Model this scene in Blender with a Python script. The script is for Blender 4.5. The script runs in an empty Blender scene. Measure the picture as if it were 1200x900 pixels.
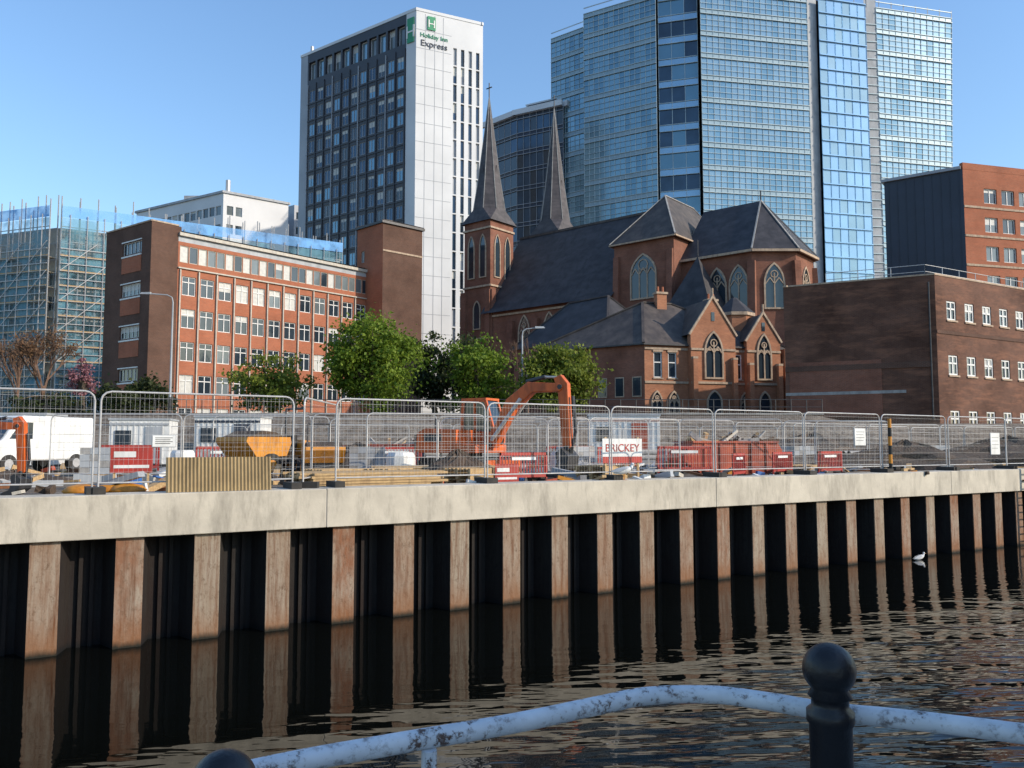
import bpy, math, random
import numpy as np
from mathutils import Vector, Matrix
random.seed(7); rng=np.random.default_rng(5)
V=Vector
sc=bpy.context.scene
# ------------------------------------------------------------ camera survey
F=960.0; AL=math.atan(71/F); CA,SA=math.cos(AL),math.sin(AL); CZ=3.78
def ray(px,py):
    dx=(px-600)/F; dy=(450-py)/F; y=CA-dy*SA
    return dx/y,(SA+dy*CA)/y
def atD(px,py,D):
    a,b=ray(px,py); return V((a*D,D,CZ+b*D))
def atZ(px,py,Z):
    a,b=ray(px,py); D=(Z-CZ)/b; return V((a*D,D,Z))
cd=bpy.data.cameras.new("camera"); cam=bpy.data.objects.new("camera",cd); sc.collection.objects.link(cam)
cam.location=(0,0,CZ); cam.rotation_euler=(math.pi/2+AL,0,0)
cd.sensor_width=36; cd.lens=36*F/1200; cd.clip_end=5000; cd.clip_start=.05; sc.camera=cam
# ------------------------------------------------------------ materials
def nodes(name):
    m=bpy.data.materials.new(name); m.use_nodes=True; nt=m.node_tree
    return m,nt,nt.nodes["Principled BSDF"]
def N(nt,t,**k):
    n=nt.nodes.new(t)
    for a,b in k.items(): setattr(n,a,b)
    return n
def c4(c): return (c[0],c[1],c[2],1)
def coord(nt,stretch=(1,1,1),src='Object'):
    tc=N(nt,'ShaderNodeTexCoord'); mp=N(nt,'ShaderNodeMapping'); mp.inputs['Scale'].default_value=stretch
    nt.links.new(tc.outputs[src],mp.inputs[0]); return mp.outputs[0]
def noise(nt,vec,s,det=4,rough=.55):
    n=N(nt,'ShaderNodeTexNoise'); n.inputs['Scale'].default_value=s; n.inputs['Detail'].default_value=det
    n.inputs['Roughness'].default_value=rough; nt.links.new(vec,n.inputs['Vector']); return n.outputs['Fac']
def ramp(nt,fac,a,b):
    r=N(nt,'ShaderNodeMapRange'); r.inputs[1].default_value=a; r.inputs[2].default_value=b
    nt.links.new(fac,r.inputs[0]); return r.outputs[0]
def mix(nt,fac,a,b,bt='MIX'):
    m=N(nt,'ShaderNodeMix',data_type='RGBA',blend_type=bt)
    for i,x in ((0,fac),(6,a),(7,b)):
        if isinstance(x,(tuple,list)): m.inputs[i].default_value=c4(x)
        elif isinstance(x,(int,float)): m.inputs[i].default_value=x
        else: nt.links.new(x,m.inputs[i])
    return m.outputs[2]
def math_(nt,op,a,b=None):
    m=N(nt,'ShaderNodeMath',operation=op)
    for i,x in enumerate((a,b)):
        if x is None: continue
        if isinstance(x,(int,float)): m.inputs[i].default_value=x
        else: nt.links.new(x,m.inputs[i])
    return m.outputs[0]
def bumpn(nt,p,h,strength,dist=.02):
    b=N(nt,'ShaderNodeBump'); b.inputs['Strength'].default_value=strength; b.inputs['Distance'].default_value=dist
    nt.links.new(h,b.inputs['Height']); nt.links.new(b.outputs[0],p.inputs['Normal'])
def M(name,c1,c2=None,s=1.5,rough=.8,metal=0,bump=0,stretch=(1,1,1),lo=.35,hi=.65,dirt=0,spec=.5,bd=.02):
    m,nt,p=nodes(name)
    v=coord(nt,stretch)
    c2=c2 or tuple(x*.75 for x in c1)
    col=mix(nt,ramp(nt,noise(nt,v,s),lo,hi),c1,c2)
    if dirt:
        v2=coord(nt,(1,1,.25)); col=mix(nt,ramp(nt,noise(nt,v2,s*2.3,6,.7),.48,.75),col,tuple(x*(1-dirt) for x in c2))
    nt.links.new(col,p.inputs['Base Color'])
    p.inputs['Roughness'].default_value=rough; p.inputs['Metallic'].default_value=metal
    p.inputs['Specular IOR Level'].default_value=spec
    if bump: bumpn(nt,p,noise(nt,v,s*8,6),bump,bd)
    return m
def wallcoord(nt):
    g=N(nt,'ShaderNodeNewGeometry')
    cr=N(nt,'ShaderNodeVectorMath',operation='CROSS_PRODUCT'); cr.inputs[0].default_value=(0,0,1); nt.links.new(g.outputs['True Normal'],cr.inputs[1])
    nm=N(nt,'ShaderNodeVectorMath',operation='NORMALIZE'); nt.links.new(cr.outputs[0],nm.inputs[0])
    d=N(nt,'ShaderNodeVectorMath',operation='DOT_PRODUCT'); nt.links.new(g.outputs['Position'],d.inputs[0]); nt.links.new(nm.outputs[0],d.inputs[1])
    sp=N(nt,'ShaderNodeSeparateXYZ'); nt.links.new(g.outputs['Position'],sp.inputs[0])
    cb=N(nt,'ShaderNodeCombineXYZ'); nt.links.new(d.outputs['Value'],cb.inputs[0]); nt.links.new(sp.outputs[2],cb.inputs[1])
    return cb.outputs[0],g.outputs['Position']
def BR(name,c1,c2,mortar,bw=.24,bh=.085,patch=.45,big=.35,rough=.9,ms=.012,lt=.35,lc=None):
    m,nt,p=nodes(name); v,pos=wallcoord(nt)
    b=N(nt,'ShaderNodeTexBrick'); b.inputs['Scale'].default_value=1; b.inputs['Brick Width'].default_value=bw; b.inputs['Row Height'].default_value=bh
    b.inputs['Mortar Size'].default_value=ms; b.inputs['Color1'].default_value=c4(c1); b.inputs['Color2'].default_value=c4(c2); b.inputs['Mortar'].default_value=c4(mortar)
    nt.links.new(v,b.inputs['Vector'])
    f=ramp(nt,noise(nt,pos,big,6,.65),.4,.7)
    col=mix(nt,math_(nt,'MULTIPLY',f,patch),b.outputs['Color'],tuple(x*.35 for x in c2))
    sv=N(nt,'ShaderNodeMapping'); sv.inputs['Scale'].default_value=(.35,1.6,1); nt.links.new(v,sv.inputs[0])
    f2=ramp(nt,noise(nt,sv.outputs[0],1.1,6,.75),.48,.75)
    col=mix(nt,math_(nt,'MULTIPLY',f2,lt),col,lc or tuple(min(1,x*1.35) for x in c1))
    nt.links.new(col,p.inputs['Base Color']); p.inputs['Roughness'].default_value=rough; p.inputs['Specular IOR Level'].default_value=.2
    return m
def GL(name,c,rough=.06,metal=.0,spec=.8,s=.25,var=.5,bump=.15):
    m,nt,p=nodes(name); v=coord(nt)
    nt.links.new(mix(nt,ramp(nt,noise(nt,v,s),.3,.7),c,tuple(x*var for x in c)),p.inputs['Base Color'])
    p.inputs['Roughness'].default_value=rough; p.inputs['Metallic'].default_value=metal; p.inputs['Specular IOR Level'].default_value=spec
    bumpn(nt,p,noise(nt,v,.6,2),bump,.05)
    return m
mt={}
mt['conc']=M('concrete_cap',(.53,.48,.39),(.41,.37,.30),1.2,.85,bump=.25,dirt=.4)
mt['conc2']=M('concrete_grey',(.35,.34,.32),(.25,.24,.23),2,.9,bump=.2,dirt=.3)
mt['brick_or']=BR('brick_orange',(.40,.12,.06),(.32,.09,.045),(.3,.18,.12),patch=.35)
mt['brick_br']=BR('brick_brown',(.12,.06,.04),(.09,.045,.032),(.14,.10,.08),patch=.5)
mt['brick_rt']=BR('brick_weathered',(.15,.068,.043),(.11,.05,.033),(.15,.10,.08),patch=.8,big=.22,lt=.65,lc=(.30,.14,.085))
mt['brick_ch']=BR('brick_church',(.25,.095,.058),(.185,.07,.044),(.2,.13,.1),patch=.65)
mt['brick_pr']=BR('brick_presbytery',(.44,.18,.09),(.34,.13,.065),(.32,.2,.14),patch=.5)
mt['stone']=M('sandstone',(.46,.35,.25),(.34,.25,.18),2,.9,dirt=.4)
mt['slate']=M('roof_slate',(.055,.052,.056),(.030,.029,.032),.6,.6,dirt=.3,stretch=(1,1,2),spec=.3)
mt['slate2']=M('roof_slate_brown',(.095,.078,.068),(.05,.043,.041),.8,.65,dirt=.3,spec=.3)
mt['spire']=M('spire_slate',(.085,.075,.078),(.045,.041,.045),.7,.6,dirt=.3,stretch=(1,1,3),spec=.3)
mt['win']=GL('window_glass',(.03,.045,.06))
mt['win2']=GL('window_glass_light',(.16,.19,.2),.1)
mt['blind']=M('window_blind',(.5,.5,.46),(.4,.4,.38),3,.5)
mt['white']=M('painted_white',(.72,.72,.70),(.6,.6,.58),2,.5,dirt=.25)
mt['cream']=M('cream_panel',(.50,.46,.38),(.40,.37,.32),2,.7,dirt=.25)
mt['hpan']=M('hotel_light_cladding',(.60,.61,.62),(.52,.53,.54),.15,.55)
mt['hpan2']=M('hotel_grey_cladding',(.32,.34,.37),(.26,.28,.31),.2,.5)
mt['hdark']=M('hotel_dark_cladding',(.035,.037,.048),(.025,.027,.036),.3,.5)
mt['grey']=M('grey_panel',(.38,.40,.42),(.28,.3,.32),.5,.6,dirt=.2)
mt['navy']=M('navy_cladding',(.022,.032,.055),(.016,.024,.042),.4,.5)
mt['tg1']=GL('tower_glass_a',(.21,.35,.42),.16,.55,bump=.04,var=.85)
mt['tg2']=GL('tower_glass_b',(.15,.27,.34),.16,.55,bump=.04,var=.85)
mt['tg3']=GL('tower_glass_c',(.26,.39,.46),.2,.5,bump=.04,var=.85)
mt['tg4']=GL('tower_glass_dark',(.05,.09,.14),.12,.4,bump=.05)
mt['tg5']=GL('tower_glass_blue',(.30,.47,.62),.18,.5,bump=.04,var=.85)
mt['tband']=M('tower_spandrel',(.27,.37,.43),(.22,.32,.38),.3,.45,metal=.2)
mt['tframe']=M('tower_frame',(.42,.50,.53),(.35,.43,.46),.5,.5,metal=.2)
mt['black']=M('black_paint',(.006,.006,.008),(.011,.011,.013),8,.4,bump=.15,spec=.4)
mt['steel']=M('galvanised_steel',(.50,.49,.48),(.38,.37,.36),5,.45,metal=.25)
mt['dsteel']=M('dark_steel',(.06,.06,.065),(.04,.04,.04),5,.5,metal=.4)
mt['orange']=M('orange_machine_paint',(.62,.12,.018),(.48,.09,.015),2,.5,dirt=.5)
mt['yellow']=M('yellow_machine_paint',(.60,.25,.02),(.5,.19,.015),2,.55,dirt=.5)
mt['red']=M('red_plastic',(.42,.03,.02),(.30,.03,.02),2,.6,dirt=.5)
mt['redor']=M('skip_paint',(.45,.08,.03),(.28,.055,.03),2,.65,dirt=.5)
mt['rubber']=M('rubber',(.025,.024,.022),(.04,.035,.03),5,.85)
mt['tan']=M('tan_sheet',(.33,.24,.12),(.25,.18,.09),2,.7,dirt=.3)
mt['wood']=M('timber',(.50,.34,.16),(.36,.23,.11),4,.8,stretch=(1,6,6),dirt=.35)
mt['soil']=M('soil',(.09,.06,.04),(.05,.036,.026),1.5,.95,bump=.8,bd=.1)
mt['green']=M('sign_green',(.02,.25,.12),(.02,.22,.1),2,.5)
mt['blue']=M('blue_plastic',(.03,.12,.35),(.03,.1,.28),2,.6,dirt=.3)
mt['scafboard']=M('scaffold_board',(.35,.3,.22),(.25,.22,.17),2,.8)
mt['rust']=M('rusty_steel',(.22,.09,.035),(.13,.05,.02),6,.85,dirt=.4)
mt['bark']=M('bark',(.09,.07,.05),(.05,.04,.03),6,.95,bump=.5)
mt['twig']=M('twig',(.15,.085,.055),(.09,.055,.036),6,.9)
mt['asph']=M('asphalt',(.05,.05,.05),(.07,.068,.065),3,.9,bump=.3)
def leafmat(name,c1,c2,c3):
    m,nt,p=nodes(name); v=coord(nt)
    a=mix(nt,ramp(nt,noise(nt,v,.9,2),.38,.62),c1,c2); b=mix(nt,ramp(nt,noise(nt,v,7,2),.45,.7),a,c3)
    nt.links.new(b,p.inputs['Base Color']); p.inputs['Roughness'].default_value=.6; p.inputs['Specular IOR Level'].default_value=.25
    t=N(nt,'ShaderNodeBsdfTranslucent'); nt.links.new(b,t.inputs[0]); ms=N(nt,'ShaderNodeMixShader'); ms.inputs[0].default_value=.4
    nt.links.new(p.outputs[0],ms.inputs[1]); nt.links.new(t.outputs[0],ms.inputs[2]); nt.links.new(ms.outputs[0],nt.nodes['Material Output'].inputs[0])
    return m
mt['leaf']=leafmat('leaves_green',(.15,.22,.02),(.075,.14,.012),(.23,.30,.04))
mt['leaf2']=leafmat('leaves_spring',(.16,.20,.025),(.08,.12,.016),(.24,.27,.045))
mt['leafd']=leafmat('leaves_dark',(.04,.055,.016),(.022,.034,.011),(.07,.085,.026))
mt['leafb']=leafmat('leaves_bronze',(.20,.11,.06),(.13,.08,.05),(.26,.16,.08))
mt['leafp']=leafmat('blossom_pink',(.34,.15,.17),(.22,.09,.11),(.42,.24,.25))
def rustmat(name,dark):
    m,nt,p=nodes(name); tc=N(nt,'ShaderNodeTexCoord'); sp=N(nt,'ShaderNodeSeparateXYZ'); nt.links.new(tc.outputs['Object'],sp.inputs[0])
    idx=math_(nt,'FLOOR',math_(nt,'ADD',math_(nt,'DIVIDE',sp.outputs[0],1.39),.5))
    wn=N(nt,'ShaderNodeTexWhiteNoise',noise_dimensions='1D'); nt.links.new(idx,wn.inputs['W'])
    v=coord(nt,(1,1,.3)); v2=coord(nt,(6,6,.35))
    a=mix(nt,wn.outputs['Value'],(.21,.09,.045),(.27,.22,.16))
    b=mix(nt,ramp(nt,noise(nt,v,2.2,7,.75),.42,.66),a,(.31,.26,.20))
    c=mix(nt,ramp(nt,noise(nt,v2,1.5,6,.75),.46,.68),b,(.13,.055,.026))
    c=mix(nt,ramp(nt,noise(nt,coord(nt,(1,1,.6)),9,6,.8),.52,.7),c,(.10,.055,.03))
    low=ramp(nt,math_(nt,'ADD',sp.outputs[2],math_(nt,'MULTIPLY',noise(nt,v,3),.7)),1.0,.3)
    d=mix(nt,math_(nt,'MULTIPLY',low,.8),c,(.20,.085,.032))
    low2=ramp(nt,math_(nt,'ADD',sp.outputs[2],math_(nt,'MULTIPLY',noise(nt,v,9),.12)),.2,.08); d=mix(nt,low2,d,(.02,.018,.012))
    if dark: d=mix(nt,.94,d,(.006,.006,.007))  # shade of the recessed pans and webs, painted into the colour as near-black
    nt.links.new(d,p.inputs['Base Color']); p.inputs['Roughness'].default_value=.8; p.inputs['Specular IOR Level'].default_value=.25
    bumpn(nt,p,noise(nt,coord(nt),14,6),.35,.02)
    return m
mt['pile']=rustmat('sheet_pile_rust',False); mt['pan']=rustmat('sheet_pile_painted_shade',True)
def peelmat():
    m,nt,p=nodes('peeling_white_paint'); v=coord(nt)
    n1=ramp(nt,noise(nt,v,34,8,.75),.52,.59); n2=ramp(nt,noise(nt,v,6,6,.7),.40,.58)
    f=math_(nt,'MULTIPLY',n1,n2)
    a=mix(nt,ramp(nt,noise(nt,v,12,4),.3,.7),(.66,.68,.70),(.50,.52,.54))
    nt.links.new(mix(nt,f,a,(.09,.05,.035)),p.inputs['Base Color']); p.inputs['Roughness'].default_value=.5
    bumpn(nt,p,math_(nt,'SUBTRACT',1,f),.5,.003); return m
mt['peel']=peelmat()
def netmat(name,c,lo,hi,base):
    m,nt,p=nodes(name); v=coord(nt)
    p.inputs['Base Color'].default_value=c4(c); p.inputs['Roughness'].default_value=.7
    t=N(nt,'ShaderNodeBsdfTransparent'); ms=N(nt,'ShaderNodeMixShader')
    f=math_(nt,'ADD',math_(nt,'MULTIPLY',ramp(nt,noise(nt,v,.35,5,.6),lo,hi),.5),base)
    nt.links.new(f,ms.inputs[0]); nt.links.new(t.outputs[0],ms.inputs[1]); nt.links.new(p.outputs[0],ms.inputs[2])
    nt.links.new(ms.outputs[0],nt.nodes['Material Output'].inputs[0]); return m
mt['net']=netmat('scaffold_netting',(.12,.30,.38),.42,.58,.16)
mt['netb']=netmat('scaffold_netting_blue',(.16,.40,.75),.4,.6,.5)
# ------------------------------------------------------------ mesh builder
class Bld:
    def __init__(s,name): s.name=name; s.p={}; s.me={}; s.txt=[]
    def g(s,part):
        if part not in s.p: s.p[part]=([],[],[],[])
        return s.p[part]
    def poly(s,part,mat,pts):
        v,f,mi,ml=s.g(part)
        if mat not in ml: ml.append(mat)
        n=len(v); v.extend([tuple(p) for p in pts]); f.append(tuple(range(n,n+len(pts)))); mi.append(ml.index(mat))
    def mesh(s,part,mat,vs,fs):
        v,f,mi,ml=s.g(part)
        if mat not in ml: ml.append(mat)
        n=len(v); v.extend([tuple(p) for p in vs]); k=ml.index(mat)
        for q in fs: f.append(tuple(n+i for i in q)); mi.append(k)
    def hexa(s,part,mat,c):
        s.mesh(part,mat,c,[(3,2,1,0),(4,5,6,7),(0,1,5,4),(1,2,6,5),(2,3,7,6),(3,0,4,7)])
    def box(s,part,mat,x0,x1,y0,y1,z0,z1):
        s.hexa(part,mat,[(x0,y0,z0),(x1,y0,z0),(x1,y1,z0),(x0,y1,z0),(x0,y0,z1),(x1,y0,z1),(x1,y1,z1),(x0,y1,z1)])
    def obox(s,part,mat,o,a,b,c):
        s.hexa(part,mat,[o,o+a,o+a+b,o+b,o+c,o+a+c,o+a+b+c,o+b+c])
    def beam(s,part,mat,a,b,w,h=None):
        a=V(a);b=V(b);h=h or w; d=(b-a).normalized(); up=V((0,0,1)) if abs(d.z)<.95 else V((1,0,0))
        x=d.cross(up).normalized()*w/2; y=x.cross(d).normalized()*h/2
        s.obox(part,mat,a-x-y,x*2,b-a,y*2)
    def cyl(s,part,mat,a,b,r0,r1=None,n=8,cap=True):
        a=V(a);b=V(b); r1=r0 if r1 is None else r1; d=(b-a).normalized(); up=V((0,0,1)) if abs(d.z)<.95 else V((1,0,0))
        x=d.cross(up).normalized(); y=x.cross(d).normalized(); vs=[]
        for i in range(n):
            t=2*math.pi*(i+.5)/n; o=x*math.cos(t)+y*math.sin(t); vs.append(a+o*r0)
        for i in range(n):
            t=2*math.pi*(i+.5)/n; o=x*math.cos(t)+y*math.sin(t); vs.append(b+o*r1)
        fs=[(i,(i+1)%n,n+(i+1)%n,n+i) for i in range(n)]
        if cap: fs+= [tuple(range(n-1,-1,-1)),tuple(range(n,2*n))]
        s.mesh(part,mat,vs,fs)
    def tube(s,part,mat,pts,r,n=10):
        for a,b in zip(pts[:-1],pts[1:]): s.cyl(part,mat,a,b,r,r,n)
    def lathe(s,part,mat,c,prof,n=24):
        vs=[];fs=[]
        for r,z in prof:
            for i in range(n): t=2*math.pi*i/n; vs.append((c[0]+r*math.cos(t),c[1]+r*math.sin(t),c[2]+z))
        for j in range(len(prof)-1):
            for i in range(n): fs.append((j*n+i,j*n+(i+1)%n,(j+1)*n+(i+1)%n,(j+1)*n+i))
        s.mesh(part,mat,vs,fs)
    def extr(s,part,mat,pts,y0,y1):
        n=len(pts); vs=[(x,y0,z) for x,z in pts]+[(x,y1,z) for x,z in pts]
        s.mesh(part,mat,vs,[tuple(range(n)),tuple(range(2*n-1,n-1,-1))]+[(i,n+i,n+(i+1)%n,(i+1)%n) for i in range(n)])
    def text(s,txt,mat,size,o,d,n,ext=.01): s.txt.append((txt,mat,size,o,d,n,ext))
    def done(s,loc=(0,0,0),rot=0,scale=1,pivot=None,smooth=(),bevel=None):
        L=V(pivot) if pivot is not None else V(loc)
        single=len(s.p)==1 and not s.txt
        if not single:
            e=bpy.data.objects.new(s.name,None); sc.collection.objects.link(e); e.empty_display_size=.5
            e.location=L
            if pivot is None: e.rotation_euler=(0,0,rot); e.scale=(scale,)*3
        for part,(v,f,mi,ml) in s.p.items():
            if part not in s.me:
                me=bpy.data.meshes.new(s.name+'_'+part); me.from_pydata(v,[],f); me.polygons.foreach_set('material_index',mi)
                for m in ml: me.materials.append(mt[m])
                if part in smooth: me.polygons.foreach_set('use_smooth',[True]*len(f))
                me.update(); s.me[part]=me
            o=bpy.data.objects.new(s.name if single else part,s.me[part]); sc.collection.objects.link(o)
            if bevel and part in bevel:
                b=o.modifiers.new('bevel','BEVEL'); b.width=bevel[part]; b.segments=2; b.limit_method='ANGLE'
            if single:
                if pivot is None: o.location=loc; o.rotation_euler=(0,0,rot); o.scale=(scale,)*3
            else:
                o.parent=e
                if pivot is not None: o.matrix_parent_inverse=Matrix.Translation(-L)
        for i,(t,mat,size,oo,d,n,ext) in enumerate(s.txt):
            cu=bpy.data.curves.new('lettering','FONT'); cu.body=t; cu.size=size; cu.extrude=ext; cu.align_x='CENTER'; cu.materials.append(mt[mat])
            ob=bpy.data.objects.new('lettering',cu); sc.collection.objects.link(ob); d=V(d).normalized(); n=V(n).normalized(); u=n.cross(d)
            ob.matrix_local=Matrix(((d.x,u.x,n.x,oo[0]),(d.y,u.y,n.y,oo[1]),(d.z,u.z,n.z,oo[2]),(0,0,0,1)))
            ob.parent=e
            if pivot is not None: ob.matrix_parent_inverse=Matrix.Translation(-L)
Z3=V((0,0,1))
def xy(p,z=0): return V((p[0],p[1],z))
def dirn(A,B):
    d=xy(B)-xy(A); L=d.length; d.normalize(); return d,V((d.y,-d.x,0)),L
def facade(b,A,B,z0,z1,cols,rows,wall,frame='white',glass=('win','win','win2'),depth=.22,fw=.07,mull=1,trans=0,part='walls',wpart='windows',sill=None):
    d,n,L=dirn(A,B); o=xy(A)
    P=lambda u,z,k=0: o+d*u+V((0,0,z))+n*k
    rows=sorted(rows); zc=z0
    def w(u0,u1,a,c):
        if u1-u0>1e-4 and c-a>1e-4: b.poly(part,wall,[P(u0,a),P(u1,a),P(u1,c),P(u0,c)])
    for (a,c) in rows:
        w(0,L,zc,a); zc=c; uc=0
        for (u0,u1) in cols:
            w(uc,u0,a,c); uc=u1; D=-depth
            for q in ([P(u0,a),P(u0,a,D),P(u0,c,D),P(u0,c)],[P(u1,a,D),P(u1,a),P(u1,c),P(u1,c,D)],[P(u0,a),P(u1,a),P(u1,a,D),P(u0,a,D)],[P(u0,c,D),P(u1,c,D),P(u1,c),P(u0,c)]):
                b.poly(part,wall,q)
            g=random.choice(glass)
            b.poly(wpart,g,[P(u0,a,D),P(u1,a,D),P(u1,c,D),P(u0,c,D)])
            if g!='blind' and random.random()<.25:
                k=random.uniform(.2,.6); b.poly(wpart,'blind',[P(u0,c-(c-a)*k,D+.01),P(u1,c-(c-a)*k,D+.01),P(u1,c,D+.01),P(u0,c,D+.01)])
            D2=D+.012
            def bar(ua,ub,za,zb): b.obox(wpart,frame,P(ua,za,D2),d*(ub-ua),n*.05,V((0,0,zb-za)))
            if fw:
                bar(u0,u0+fw,a,c); bar(u1-fw,u1,a,c); bar(u0+fw,u1-fw,a,a+fw); bar(u0+fw,u1-fw,c-fw,c)
                for i in range(mull):
                    um=u0+(u1-u0)*(i+1)/(mull+1); bar(um-fw/2,um+fw/2,a+fw,c-fw)
                if trans: bar(u0+fw,u1-fw,a+(c-a)*trans-fw/2,a+(c-a)*trans+fw/2)
            if sill: b.obox(wpart,sill,P(u0-.08,a-.12,.003),d*(u1-u0+.16),n*.08,V((0,0,.12)))
        w(uc,L,a,c)
    w(0,L,zc,z1)
def plain(b,A,B,z0,z1,mat,part='walls'):
    b.poly(part,mat,[xy(A,z0),xy(B,z0),xy(B,z1),xy(A,z1)])
def flat(b,cs,z,mat,part='roof'): b.poly(part,mat,[xy(c,z) for c in cs])
def cols(start,end,n,w):
    s=(end-start)/n; return [(start+s*i+(s-w)/2,start+s*i+(s+w)/2) for i in range(n)]
def rowsf(z0,step,n,h): return [(z0+i*step,z0+i*step+h) for i in range(n)]
def parapet(b,cs,z,h,t,mat,out=.06,part='parapet'):
    n=len(cs)
    for i in range(n):
        A,B=cs[i],cs[(i+1)%n]; d,nn,L=dirn(A,B)
        b.obox(part,mat,xy(A,z)+nn*out-d*out,d*(L+out),-nn*t,V((0,0,h)))
def hip(b,cs,ze,zr,mat,over=.4,inset=.5,part='roof'):
    c=[xy(p) for p in cs]; m=sum(c,V((0,0,0)))/4
    c=[m+(p-m)*(1+over/((p-m).length)) for p in c]
    if (c[1]-c[0]).length<(c[3]-c[0]).length: c=[c[1],c[2],c[3],c[0]]
    a=(c[3]+c[0])/2; e=(c[1]+c[2])/2; W=(c[3]-c[0]).length
    dd=(e-a).normalized(); r0=a+dd*W*inset; r1=e-dd*W*inset
    E=[V((p.x,p.y,ze)) for p in c]; R0=V((r0.x,r0.y,zr)); R1=V((r1.x,r1.y,zr))
    b.poly(part,mat,[E[0],E[1],R1,R0]); b.poly(part,mat,[E[2],E[3],R0,R1]); b.poly(part,mat,[E[1],E[2],R1]); b.poly(part,mat,[E[3],E[0],R0])
    for p,q in ((R0,R1),(E[0],R0),(E[1],R1),(E[2],R1),(E[3],R0)): b.beam(part,'slate2',p+Z3*.05,q+Z3*.05,.25,.12)
    for i in range(4): b.beam(part,'dsteel',E[i]-Z3*.06,E[(i+1)%4]-Z3*.06,.15,.12)
def arch(b,c,d,n,w,h,lights=2,part='windows',st='stone',ring=.18,sp=.55):
    c=V(c); hs=h*sp
    def prof(ww,hh,off):
        pts=[(-ww/2,-off),(ww/2,-off),(ww/2,hs)]
        for i in range(1,6):
            t=i/5; a=t*math.pi/3; x=-ww/2+ww*math.cos(a); z=hs+(hh-hs)*math.sin(a)/math.sin(math.pi/3); pts.append((max(x,0),z))
        pts+= [(-x,z) for x,z in pts[2:-1]][::-1]
        return pts
    P=lambda x,z,k: c+d*x+Z3*z+n*k
    inner=prof(w,h,0); outer=prof(w+2*ring,h+ring*1.3,ring); m=len(inner)
    b.poly(part,'win',[P(x,z,.03) for x,z in inner])
    for i in range(m):
        j=(i+1)%m; a,bb,cc,dd=inner[i],inner[j],outer[j],outer[i]
        b.poly(part,st,[P(*a,.14),P(*bb,.14),P(*cc,.14),P(*dd,.14)]); b.poly(part,st,[P(*a,.03),P(*bb,.03),P(*bb,.14),P(*a,.14)]); b.poly(part,st,[P(*dd,.14),P(*cc,.14),P(*cc,0),P(*dd,0)])
    for i in range(1,lights):
        x=-w/2+w*i/lights; b.obox(part,st,P(x-.06,0,.03),d*.12,n*.09,Z3*(h*(.8 if lights==2 else .72)))
    if lights>1:
        lw=w/lights
        for i in range(lights):
            xc=-w/2+lw*(i+.5)
            b.beam(part,st,P(xc-lw/2,hs,.08),P(xc,hs+lw*.7,.08),.1); b.beam(part,st,P(xc+lw/2,hs,.08),P(xc,hs+lw*.7,.08),.1)
        q=[P(math.cos(t)*w*.2,hs+(h-hs)*.5+math.sin(t)*w*.2,.08) for t in [k*math.pi/4 for k in range(9)]]
        for x,y in zip(q[:-1],q[1:]): b.beam(part,st,x,y,.09)
# ------------------------------------------------------------ light & sky
S=V((.955,-.295,0)).normalized(); EL=math.radians(27)
S=V((S.x*math.cos(EL),S.y*math.cos(EL),math.sin(EL)))
sd=bpy.data.lights.new('sun','SUN'); sd.energy=4.9; sd.angle=math.radians(.5); sd.color=(1,.87,.71)
so=bpy.data.objects.new('sun',sd); sc.collection.objects.link(so); so.rotation_euler=(-S).to_track_quat('-Z','Y').to_euler(); so.location=(60,-10,60)
w=bpy.data.worlds.new("World"); sc.world=w; w.use_nodes=True; wn=w.node_tree
sky=wn.nodes.new('ShaderNodeTexSky'); sky.sky_type='NISHITA'; sky.sun_disc=False; sky.sun_elevation=EL; sky.sun_rotation=math.atan2(S.x,S.y)
sky.air_density=1.5; sky.dust_density=.8; sky.ozone_density=3.2
bg=wn.nodes['Background']; tint=wn.nodes.new('ShaderNodeMix'); tint.data_type='RGBA'; tint.blend_type='MULTIPLY'; tint.inputs[0].default_value=1; tint.inputs[7].default_value=(1.15,1.32,1.55,1)
wn.links.new(sky.outputs[0],tint.inputs[6]); wn.links.new(tint.outputs[2],bg.inputs[0]); bg.inputs[1].default_value=.15
sc.view_settings.view_transform='Standard'; sc.view_settings.look='None'; sc.view_settings.exposure=0
# ------------------------------------------------------------ canal frame
TH=math.radians(30.6); W0=V((-8.38,14.9,0)); wd=V((math.cos(TH),math.sin(TH),0)); wb=V((-math.sin(TH),math.cos(TH),0))
def WP(s,t,z=0): return W0+wd*s+wb*t+V((0,0,z))
def toST(p): r=xy(p)-W0; return r.dot(wd),r.dot(wb)
PP=1.39; CAP=2.85; GR=2.72; ST=5.6
def place(px,t):
    a=ray(px,520)[0]
    s=(a*(W0.y+wb.y*t)-(W0.x+wb.x*t))/(wd.x-a*wd.y); return WP(s,t)
b=Bld('sheet_pile_wall')
n0,n1=-14,75
for n in range(n0,n1):
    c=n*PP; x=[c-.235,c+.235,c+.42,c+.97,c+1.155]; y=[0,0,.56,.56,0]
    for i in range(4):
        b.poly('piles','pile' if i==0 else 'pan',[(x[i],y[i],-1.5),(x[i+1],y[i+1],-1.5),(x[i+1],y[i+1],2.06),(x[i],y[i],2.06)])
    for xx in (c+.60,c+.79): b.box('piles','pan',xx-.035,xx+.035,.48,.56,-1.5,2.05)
    b.box('piles','pile',c-.25,c-.215,-.015,.02,-1.5,2.05)
b.done(loc=W0,rot=TH)
b=Bld('concrete_capping_beam')
s=n0*PP+2.2
while s<n1*PP:
    L=11.2; e=s+L-.012; b.box('beam','conc',s,e,-.10,.75,2.04,CAP+random.uniform(-.004,.004)); s+=L
b.box('beam','conc2',n0*PP,n1*PP,-.085,.7,2.06,CAP-.02)
b.done(loc=W0,rot=TH,bevel={'beam':.015})
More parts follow.
